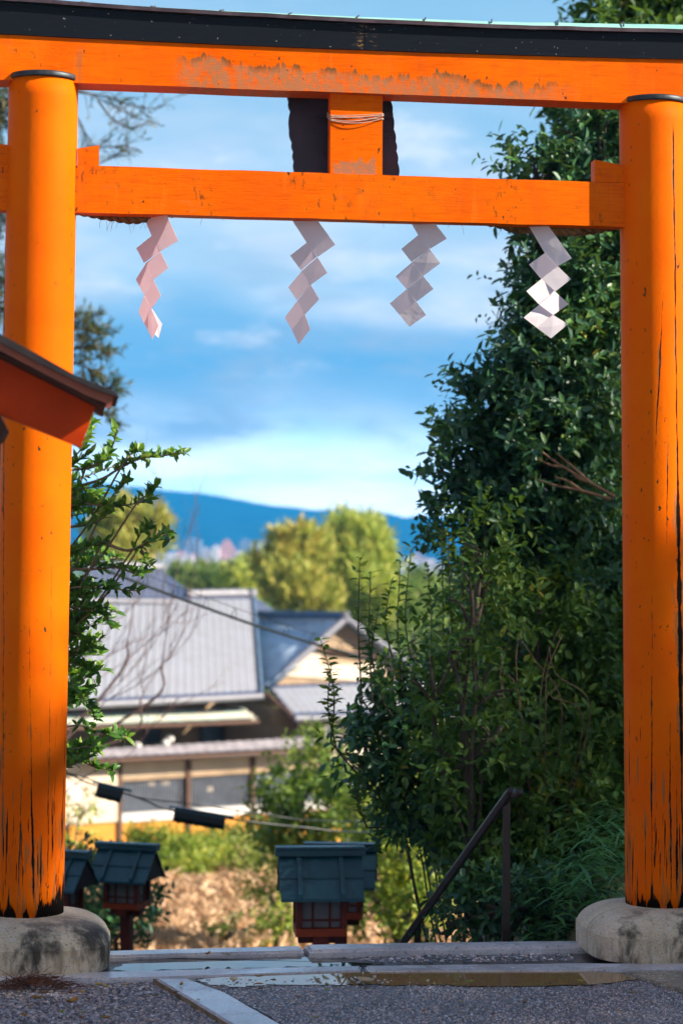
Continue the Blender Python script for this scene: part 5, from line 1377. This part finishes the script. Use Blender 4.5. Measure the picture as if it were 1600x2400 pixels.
# bare reddish branches caught in the evergreen
def deadwood():
    S = []; d = 12.6
    for pts in ([(1440, 1165), (1380, 1130), (1320, 1095), (1270, 1060), (1245, 1030)], [(1430, 1170), (1360, 1150), (1290, 1135), (1235, 1115)], [(1380, 1130), (1330, 1085), (1300, 1060)], [(1320, 1095), (1290, 1090), (1255, 1075)], [(1360, 1150), (1330, 1128), (1300, 1118)],
                [(1380, 1130), (1350, 1118), (1335, 1100)]):
        S.append((curve([P(x, y, d) for x, y in pts], 6), .012, .004))
    v, f = tubes(S, 6); loc = P(1440, 1165, d)
    tag(mk('dead_branch', v, f, simple('bare_tan_wood', (0.26, 0.15, 0.09), .85, .3, 10), loc=loc), 'bare tan dead branch caught in the dark evergreen beside the right pillar', 'branch')
deadwood()
def dry_vines():
    rr = np.random.default_rng(66); base = gbase(1290, 11.9); S = []
    for k in range(9):
        x0, y0 = rr.uniform(1160, 1400), rr.uniform(1600, 1680); x1, y1 = x0 + rr.uniform(-110, 60), y0 - rr.uniform(60, 190); d = rr.uniform(11.5, 11.9)
        a, b = P(x0, y0, d), P(x1, y1, d); m_ = a.lerp(b, .5) + Vector((rr.normal(0, .05), 0, rr.uniform(0, .08)))
        S.append((curve([base, base.lerp(a, .6) + Vector((0, .1, 0)), a, m_, b], 6), .0035, .002))
    v, f = tubes(S, 5); tag(mk('dry_vine', v, f, simple('tan_dead_stem', (0.24, 0.15, 0.10), .85, .3, 14), loc=base), 'tangle of tan dead vine stems in the thicket left of the right pillar', 'vine')
dry_vines()
def bamboo_grass():
    rr = np.random.default_rng(71); n = 900
    x = rr.uniform(1120, 1500, n); d = rr.uniform(10.35, 11.7, n)
    b = np.array([gbase(a, c, 0.0) for a, c in zip(x, d)])
    h = rr.uniform(.02, .42, n) * (0.45 + 0.55 * sstep(x, 1120, 1330)); pos = b + np.stack([rr.normal(0, .03, n), rr.normal(0, .03, n), h], -1)
    V_, F_ = [], []; off = 0
    az = rr.uniform(0, 6.28, n); axd = np.stack([np.cos(az), np.sin(az), rr.uniform(-.15, .7, n)], -1)
    L = rr.uniform(.10, .22, n); Wd = L * rr.uniform(.07, .12, n); a = nrm(axd); side = nrm(np.cross(a, UP)); up = np.cross(side, a); k = 5
    for i in range(k + 1):
        f = i / k; w_ = math.sin(math.pi * (0.08 + .92 * f)) ** .7 * .5
        c = pos + a * (L * f)[:, None] - UP * (L * .45 * f * f)[:, None]
        V_.append(np.stack([c + side * (Wd * w_)[:, None], c + up * (Wd * -.12)[:, None], c - side * (Wd * w_)[:, None]], 1))
    V = np.stack(V_, 1).reshape(-1, 3)
    q = np.array([(i * 3 + j, i * 3 + j + 1, i * 3 + j + 4, i * 3 + j + 3) for i in range(k) for j in range(2)])
    Fq = (q[None] + (np.arange(n) * 3 * (k + 1))[:, None, None]).reshape(-1, 4)
    st = [(0.0, (0.04, 0.13, 0.055)), (.5, (0.09, 0.26, 0.085)), (.85, (0.17, 0.36, 0.11)), (.93, (0.30, 0.36, 0.08)), (1, (0.6, 0.32, 0.08))]
    tag(mk('bamboo_grass', V, Fq, leafmat('bamboo_grass_blade', st, .4, .25)), kind='stuff')
bamboo_grass()

# ------------------------------------------------------------------ shrub at the left, behind the pillar
def left_shrub():
    rr = np.random.default_rng(81); base = gbase(60, 10.6, 0); root = empty('evergreen_shrub', base, 'glossy broad-leaved evergreen shrub reaching out from behind the left pillar', 'shrub')
    d = 10.4; tw = [  # px, py polylines, leaf count
        ([(95, 1120), (165, 1102), (200, 1098), (232, 1085), (262, 1050), (275, 1005)], 26), ([(150, 1085), (185, 1060), (205, 1020), (215, 985)], 20), ([(100, 1200), (165, 1165), (205, 1180), (262, 1186), (320, 1180), (355, 1172)], 26),
        ([(250, 1180), (275, 1150), (300, 1125)], 10), ([(320, 1180), (345, 1160), (365, 1140)], 10), ([(100, 1250), (168, 1235), (205, 1230), (240, 1215), (258, 1185)], 18), ([(185, 1140), (240, 1122), (285, 1095), (330, 1075), (385, 1068), (432, 1062)], 34),
        ([(200, 1100), (232, 1090), (255, 1065)], 14), ([(290, 1085), (310, 1062), (330, 1058)], 10), ([(240, 1270), (300, 1290), (350, 1268), (385, 1250), (400, 1265)], 18), ([(310, 1290), (330, 1250), (355, 1235)], 12), ([(330, 1280), (340, 1310), (352, 1330)], 6),
        ([(120, 1330), (200, 1335), (270, 1330), (320, 1345), (345, 1342)], 26), ([(120, 1390), (190, 1375), (250, 1380), (330, 1385)], 24), ([(110, 1450), (180, 1430), (240, 1440), (262, 1475)], 22), ([(120, 1500), (180, 1490), (220, 1520)], 18), ([(110, 1570), (170, 1555), (215, 1575)], 16),
        ([(110, 1640), (165, 1610), (205, 1650), (228, 1690)], 16), ([(110, 1720), (180, 1700), (250, 1720), (300, 1728)], 24), ([(110, 1790), (170, 1770), (215, 1795), (270, 1808)], 20), ([(140, 1290), (200, 1285), (250, 1300)], 18), ([(120, 1160), (160, 1140), (200, 1150), (240, 1160)], 20)]
    for i in range(58):
        y = rr.uniform(1080, 1830) if i < 26 else rr.uniform(1280, 1830); x1 = rr.uniform(185, 285) if y < 1480 else rr.uniform(170, 250)
        tw.append(([(110, y + rr.uniform(-20, 40)), (150, y + rr.uniform(-10, 20)), (x1, y + rr.uniform(-35, 15))], 16))
    S = []; p, a, nn = [], [], []
    for i, (pts, n) in enumerate(tw):
        dd = d + rr.uniform(-.15, .35) if i >= 20 else d + rr.uniform(-.08, .08)
        c = curve([P(x, y, dd + .05 * k * rr.uniform(-1, 1)) for k, (x, y) in enumerate(pts)], 8)
        S.append((c, .0085 if len(pts) > 4 else .005, .0025))
        S.append((curve([base + Vector((0, 0, max(.2, (c[0].z - base.z) * .75))), base.lerp(c[0], .6) + Vector((0, 0, c[0].z * .35)), c[0]], 5), .007, .005))
        m_ = len(c)
        for k in range(int(n * 2.5)):
            f = (0.32 + 0.68 * (k + rr.uniform(0, 1)) / (n * 2.5)) * (m_ - 1); q = c[int(f)].lerp(c[min(int(f) + 1, m_ - 1)], f % 1)
            t = (c[min(int(f) + 1, m_ - 1)] - c[max(int(f) - 1, 0)]).normalized()
            ang = k * 2.4; e = Vector((rr.normal(0, 1), rr.normal(0, 1), rr.normal(.35, .8))).normalized()
            p.append(q); a.append(t * .6 + e * .95 + Vector((0, 0, .25))); nn.append(Vector((rr.normal(.35, .5), rr.normal(-.45, .45), .85)))
    p, a, nn = np.array(p), np.array(a), np.array(nn); n = len(p)
    V, Fq = leaf_mesh(p, a, nn, rr.uniform(.034, .070, n), rr.uniform(.017, .032, n), True)
    st = [(0.0, (0.025, 0.085, 0.02)), (.4, (0.075, 0.20, 0.03)), (.75, (0.19, 0.34, 0.04)), (.95, (0.38, 0.44, 0.06)), (1, (0.6, 0.33, 0.03))]
    leaf_obj('leaves', V, Fq, leafmat('glossy_leaf', st, .4, .4, .4), root)
    S.append((curve([base, base + Vector((.02, 0, 1.0)), base + Vector((-.03, 0, 2.3))], 6), .05, .02))
    v, f = tubes(S, 6); mk('branches', v, f, simple('pale_bark', (0.30, 0.22, 0.14), .85, .3, 20), root, world=True, smooth=True)
left_shrub()

# bare twiggy tree in front of the tiled roof
def bare_tree():
    rr = np.random.default_rng(91); d = 24; base = gbase(70, d); root = empty('bare_tree', base, 'leafless twiggy tree spreading in front of the tiled roof', 'tree')
    S = []
    def br(pts, r, depth=0):
        c = curve([P(x, y, d + dz) for x, y, dz in pts], 8); S.append((c, r, r * .25))
        if depth > 2: return
        for k in range(6 if depth == 0 else 4):
            i = rr.integers(3, len(c) - 2); q = c[i]; t = (c[i + 1] - c[i - 1]).normalized()
            l = (c[-1] - c[0]).length * rr.uniform(.18, .4)
            e = q + (t + Vector((rr.normal(0, .35), rr.normal(0, .2), rr.normal(.22, .3)))).normalized() * l; m_ = q.lerp(e, .5) + Vector((rr.normal(0, .03), 0, rr.normal(0, .04)))
            cc = curve([q, m_, e], 5); S.append((cc, r * .5, r * .18))
            for _ in range(3):
                j = rr.integers(2, len(cc) - 1); q2 = cc[j]; e2 = q2 + ((e - q).normalized() + Vector((rr.normal(0, .4), 0, rr.normal(.15, .4)))).normalized() * l * .5
                S.append(([q2, q2.lerp(e2, .5) + Vector((0, 0, .01)), e2], r * .28, r * .12))
    for pts in ([(120, 1720, 0), (215, 1660, .2), (300, 1580, .3), (360, 1510, .5), (400, 1440, .4)], [(120, 1700, 0), (220, 1600, -.2), (300, 1545, .1), (370, 1480, .2), (430, 1420, .3)], [(100, 1640, 0), (200, 1570, .3), (270, 1530, .4), (340, 1490, .6)], [(150, 1740, 0), (240, 1650, .3), (330, 1600, .2), (430, 1510, .3), (470, 1430, .2)],
                [(120, 1600, 0), (200, 1540, 0), (280, 1450, .2), (330, 1400, .2)], [(330, 1640, 0), (350, 1600, .1), (420, 1500, .2), (450, 1370, .2), (470, 1250, .3)], [(380, 1560, .2), (400, 1420, .2), (425, 1300, .3), (470, 1180, .3)], [(300, 1500, 0), (330, 1330, .2), (365, 1200, .2), (385, 1095, .3)], [(150, 1860, 0), (230, 1800, 0), (300, 1770, .2), (360, 1700, .2), (440, 1640, .3)],
                [(100, 1810, 0), (170, 1830, 0), (210, 1880, .2), (180, 1930, .1)]):
        br(pts, .008)
    S.append((curve([base, base + Vector((.2, 0, 1.6)), P(100, 1760, d)], 6), .10, .05))
    for q in ((100, 1640), (120, 1600), (150, 1740), (330, 1640), (300, 1500), (380, 1560)): S.append((curve([P(90, 1800, d), P(q[0] - 20, q[1] + 80, d), P(*q, d)], 5), .022, .012))
    v, f = tubes(S, 5); mk('branches', v, f, simple('purple_brown_twig', (0.17, 0.10, 0.10), .85, .3, 8), root, world=True)
bare_tree()

# conifer behind the left pillar, with thin sprays against the sky
def left_conifer():
    rr = np.random.default_rng(93); d = 24; base = gbase(-10, d); root = empty('conifer', base, 'tall thin conifer behind the left pillar with feathery sprays against the sky', 'tree')
    S = [(curve([base, P(20, 1000, d), P(60, 300, d), P(70, -200, d)], 8), .16, .05)]; pts, axs = [], []
    def spray(poly, r=.016, n=26, L=.30, tuft=3, leafy=1):
        c = curve([P(x, y, d + rr.normal(0, .15)) for x, y in poly], 8); S.append((c, r, .003))
        for i in range(n):
            f = rr.uniform(.25, 1) * (len(c) - 1.01); q = c[int(f)].lerp(c[int(f) + 1], f % 1); t = (c[int(f) + 1] - c[int(f)]).normalized()
            e = (t * .8 + Vector((rr.normal(0, .6), rr.normal(0, .5), rr.normal(.1, .5)))).normalized() * L * rr.uniform(.4, 1.1); S.append(([q, q + e * .5 + Vector((0, 0, .01)), q + e], .005, .002))
            for k in range(tuft): pts.append(q + e * rr.uniform(.25, 1)); axs.append(e.normalized() * .8 + Vector((rr.normal(0, .5), rr.normal(0, .5), rr.normal(0, .5))))
    for poly in ([(70, 225), (180, 212), (240, 235), (290, 262), (330, 280)], [(150, 212), (240, 225), (300, 245), (350, 255), (392, 245)], [(170, 260), (195, 300), (205, 345), (200, 380)], [(80, 420), (180, 400), (240, 380), (285, 355), (305, 345)], [(100, 380), (200, 350), (250, 345), (300, 342)], [(230, 235), (265, 280), (300, 300), (330, 295)]): spray(poly, .014, 20, .30, 2)
    for poly in ([(90, 800), (175, 770), (215, 775), (250, 785)], [(100, 760), (170, 740), (195, 755), (215, 745)], [(90, 850), (175, 820), (225, 815), (250, 830)], [(100, 880), (180, 850), (205, 865), (212, 885)], [(120, 930), (220, 920), (255, 908), (268, 900)], [(120, 1000), (190, 975), (235, 970), (262, 985)], [(90, 790), (180, 800), (220, 835)]): spray(poly, .014, 26, .24, 9)
    for k in range(26):
        y = rr.uniform(190, 760); spray([(40, y + rr.uniform(-30, 30)), (10, y), (-40, y + 30)], .014, 16, .34, 9)
    p, a = np.array(pts), np.array(axs); n = len(p)
    V, Fq = leaf_mesh(p, a, rr.normal(0, 1, (n, 3)), rr.uniform(.06, .13, n), rr.uniform(.010, .020, n))
    st = [(0.0, (0.02, 0.055, 0.04)), (.5, (0.05, 0.085, 0.03)), (.85, (0.15, 0.11, 0.04)), (1, (0.30, 0.17, 0.07))]
    leaf_obj('foliage', V, Fq, leafmat('conifer_spray', st, .5, .2), root); v, f = tubes(S, 5); mk('trunk', v, f, M_BARK, root, world=True)
left_conifer()

# bushes between the steps and the house
G2 = 'bushes between the steps and the house'
M_OLIV2 = leafmat('mixed_bush_leaf', [(0.0, (0.10, 0.15, 0.04)), (.4, (0.26, 0.33, 0.06)), (.75, (0.46, 0.44, 0.12)), (.9, (0.55, 0.38, 0.20)), (1, (.5, .22, .10))], .6, .35)
M_YEL2 = leafmat('light_bush_leaf', [(0.0, (0.045, 0.10, 0.02)), (.4, (0.11, 0.20, 0.03)), (.8, (0.24, 0.32, 0.045)), (.95, (0.40, 0.38, 0.06)), (1, (.5, .28, .08))], .5, .35)
for i, (lobes, m, lab, dens, L) in enumerate([
    ([(700, 1890, 27, 95), (760, 1800, 27, 70), (650, 1935, 27, 60), (690, 1960, 26.5, 70), (760, 1930, 26.5, 100), (840, 1900, 26, 100), (700, 1800, 27.5, 45)], M_YEL2, 'rounded green bush hiding the right end of the garden wall', 420, .11),
    ([(905, 2030, 22, 90), (950, 1950, 22, 90), (985, 2080, 21, 80), (880, 2110, 21, 55), (960, 2140, 20.5, 45), (1040, 1990, 22, 80), (920, 1870, 23, 70), (1000, 1870, 22.5, 90)], M_YEL, 'bright yellow green bush beside the big lantern, lit by the sun', 1000, .085),
    ([(395, 2010, 36, 58), (440, 2040, 35.5, 52), (340, 2000, 36, 44), (480, 2015, 36, 44), (380, 2055, 35, 36), (430, 2072, 34.5, 34), (350, 2060, 35, 34), (490, 2060, 34.8, 32)], M_YEL, 'yellow green bush right of the small whole lantern', 1500, .10),
    ([(540, 2020, 36.5, 48), (585, 2000, 37, 48), (620, 2040, 36, 45), (500, 1990, 38, 30), (560, 2062, 34.8, 32), (610, 2075, 34.5, 32)], M_OLIV2, 'pale yellow green bush beyond the dry grass, in front of the ochre wall', 1400, .10),
    ([(215, 2060, 18.5, 60), (250, 2110, 18, 70), (340, 2130, 18, 40), (200, 2160, 18, 60), (310, 2180, 17.6, 34)], M_DARK, 'dark low bush behind the small lanterns at the left', 800, .08),
    ([(160, 1930, 30, 40), (190, 1985, 29, 45), (200, 1890, 31, 22)], M_YEL, 'thin yellowing bush behind the half hidden lantern', 300, .10),
    ([(545, 2190, 27.5, 24), (500, 2205, 27.4, 18), (575, 2200, 27.6, 16)], M_MID, 'small dark tuft growing at the edge of the dry grass', 900, .09),
    ([(640, 2110, 26, 34), (655, 2170, 25.5, 36), (610, 2075, 27, 30)], M_YEL, 'straggling bush left of the big lantern post', 1300, .07)]):
    x, y, d, r = lobes[0]
    plant('bush', gbase(x, d), lobes, m, lab, 'bush', 200 + i, dens=dens, per=8, slen=.3 if d > 20 else .2, L=L, Wd=L * .5, group=G2, gap=.35, trunk_r=.04, upn=.5)

# dry grass on the slope
def dry_grass():
    rr = np.random.default_rng(95); n = 52000
    x = rr.uniform(-9, 3.2, n); y = rr.uniform(25.5, 37, n)
    k = vnoise(x * .6, y * .5, 4) > -0.75; x, y = x[k], y[k]; n = len(x)
    b = np.stack([x, y, terr(x, y)], -1); h = rr.uniform(.12, .5, n) * (0.7 + .4 * vnoise(x, y, 5)); h = np.maximum(h, .08)
    a = nrm(np.stack([rr.normal(.1, .5, n), rr.normal(0, .5, n), np.ones(n)], -1)); s = nrm(np.cross(a, rr.normal(0, 1, (n, 3)))); w_ = rr.uniform(.005, .013, n)[:, None]
    tip = b + a * h[:, None] + np.stack([rr.normal(0, .08, n), rr.normal(0, .08, n), -h * .15], -1)
    V = np.stack([b - s * w_, b + s * w_, b + a * (h * .55)[:, None] + s * w_ * .7, tip], 1).reshape(-1, 3)
    Fq = (np.array([[0, 1, 2, 3]]) + (np.arange(n) * 4)[:, None])
    st = [(0.0, (0.34, 0.19, 0.10)), (.4, (0.62, 0.40, 0.24)), (.8, (0.76, 0.55, 0.37)), (.95, (0.62, 0.30, 0.08)), (1, (0.26, 0.26, .06))]
    tag(mk('dry_grass', V, Fq, leafmat('straw_grass', st, .8, .25, .2, (.6, .4, .2))), kind='stuff')
dry_grass()

# trees beyond the house
G3 = 'trees beyond the tiled house'
M_LIME = leafmat('lime_pine_needles', [(0.0, (0.24, 0.34, 0.07)), (0.4, (0.50, 0.58, 0.12)), (0.75, (0.70, 0.68, 0.14)), (1.0, (0.76, 0.50, 0.12))], .6, .3)
def pine(lobes, m, lab, seed, dens=240, L=.42, d0=None):
    rr = np.random.default_rng(seed); x, y, d, r = lobes[0]; base = gbase(x, d)
    root = empty('pine_tree', base, lab, 'tree', G3)
    p, q = lobes_points(lobes, dens, rr, (1, .9, 1), 2.6, .22)
    n = len(p); per = 9
    ax = nrm(q * .55 + UP * .75 + rr.normal(0, .25, (n, 3)))
    pp = np.repeat(p, per, 0) + np.repeat(ax, per, 0) * rr.uniform(-.1, .45, (n * per, 1)); aa = np.repeat(ax, per, 0) + rr.normal(0, .42, (n * per, 3)) + UP * .2
    V, Fq = leaf_mesh(pp, aa, rr.normal(0, 1, (n * per, 3)), L * rr.uniform(.5, 1.2, n * per), .07 * rr.uniform(.6, 1.4, n * per))
    leaf_obj('crown', V, Fq, m, root)
    top = P(*lobes[0][:3]); v, f = tubes([(curve([base, base.lerp(top, .5) + Vector((.2, 0, 0)), top], 6), .22, .08)] + limbs_to(base.lerp(top, .55), lobes, rr, .12), 6); mk('trunk', v, f, M_BARK, root, world=True)
pine([(825, 1325, 86, 76), (775, 1295, 86, 40), (845, 1258, 86, 44), (872, 1285, 86, 42), (800, 1245, 86.5, 30), (885, 1330, 86, 40), (850, 1400, 85, 70), (770, 1370, 85.5, 60), (890, 1400, 85, 40)], M_LIME, 'large yellow green pine, highest of the trees beyond the roofs', 301)
pine([(690, 1320, 82, 56), (665, 1270, 82, 26), (712, 1268, 82, 26), (735, 1300, 82, 36), (640, 1330, 82, 44), (700, 1390, 81, 62), (760, 1410, 81, 40), (650, 1385, 81, 45)], M_PINE, 'golden spiky-topped pine, left of the highest pine', 302)
pine([(590, 1358, 100, 42), (555, 1362, 100, 32), (610, 1335, 100, 26), (570, 1385, 99, 40)], M_LIME, 'small light green tree behind the white ridge of the roof', 303, 260)
pine([(470, 1364, 110, 34), (430, 1362, 110, 28), (510, 1362, 110, 28), (400, 1368, 110, 24), (460, 1385, 108, 40), (520, 1385, 108, 36)], M_OLIV, 'low olive tree in front of the pale town blocks', 304, 300)
pine([(320, 1255, 75, 60), (355, 1230, 75, 34), (290, 1225, 75, 40), (360, 1290, 75, 30), (260, 1270, 75, 55), (310, 1310, 74, 40)], M_PINE, 'autumn yellow brown tree left of the hills, behind the left shrub', 305)
pine([(960, 1390, 92, 36), (1000, 1400, 92, 40), (970, 1430, 90, 50), (930, 1440, 88, 46), (1010, 1450, 90, 55), (900, 1480, 87, 40)], M_OLIV, 'pale green tree seen between the shrub shoots', 306, 280)
pine([(1100, 1440, 80, 70), (1180, 1500, 78, 80), (1060, 1530, 76, 70), (1160, 1400, 82, 60), (1240, 1440, 80, 80)], M_OLIV, 'dim green tree seen through gaps in the bank shrubs', 307, 240)
# far belt of woodland across the valley: one mass nobody could count
def far_wood():
    rr = np.random.default_rng(97); n = 13000
    y = 105 + 600 * rr.uniform(0, 1, n) ** 1.4; x = rr.uniform(-.30, .30, n) * y; zt = terr(x, y)
    h = (2.0 + 3.0 * np.abs(vnoise(x * .12, y * .05, 6)))
    p = np.stack([x + rr.normal(0, 1, n), y, zt + rr.uniform(.0, 1, n) * h], -1)
    V, Fq = leaf_mesh(p, rr.normal(0, .8, (n, 3)) + UP, rr.normal(0, 1, (n, 3)), rr.uniform(1.5, 3.2, n), rr.uniform(1.2, 2.4, n))
    tag(mk('far_woodland', V, Fq, M_OLIV), kind='stuff')
far_wood()
# trees outside the frame on the right: far enough off to shade the court and the feet of the pillars softly
def shade_trees():
    rr = np.random.default_rng(99)
    for k, (yc, wy) in enumerate(((0.8, 2.6), (4.6, 1.7), (8.2, 2.4))):
        base = Vector((18.5, yc, -.05))
        root = empty('broad_tree', base, ('tall leafy tree right of the court, nearest the camera', 'tall leafy tree right of the court, level with the gate', 'tall leafy tree right of the court, beyond the gate')[k], 'tree', 'tall trees right of the court')
        n = 5200
        y = yc + wy * rr.uniform(-1, 1, n); x = 18.5 + rr.uniform(-1.6, 1.6, n)
        top = np.interp(y, [-3, 4.4, 5.2, 6.0, 7.2, 12], [11.8, 11.2, 10.2, 9.8, 10.9, 11.0])
        u = rr.uniform(0, 1, n); z = np.where(u < .72, 2.2 + (top - 2.2) * rr.uniform(0, 1, n) ** .8, top + 2.2 * rr.uniform(0, 1, n) ** 1.6)
        p = np.stack([x, y, z], -1)
        V, Fq = leaf_mesh(*sprigs(p, rr.normal(0, 1, (n, 3)), rr, 8, .35, .13, .07)); leaf_obj('crown', V, Fq, M_MID, root)
        S = [(curve([base, base + Vector((.1, 0, 4)), base + Vector((0, .1, 10))], 6), .26, .08)]
        for _ in range(9):
            q = p[rr.integers(n)]; S.append((curve([base + Vector((.1, 0, 3.2)), (base + Vector((0, 0, 4))).lerp(Vector(q), .6), Vector(q)], 5), .09, .02))
        v, f = tubes(S, 7); mk('trunk', v, f, M_BARK, root, world=True)
shade_trees()
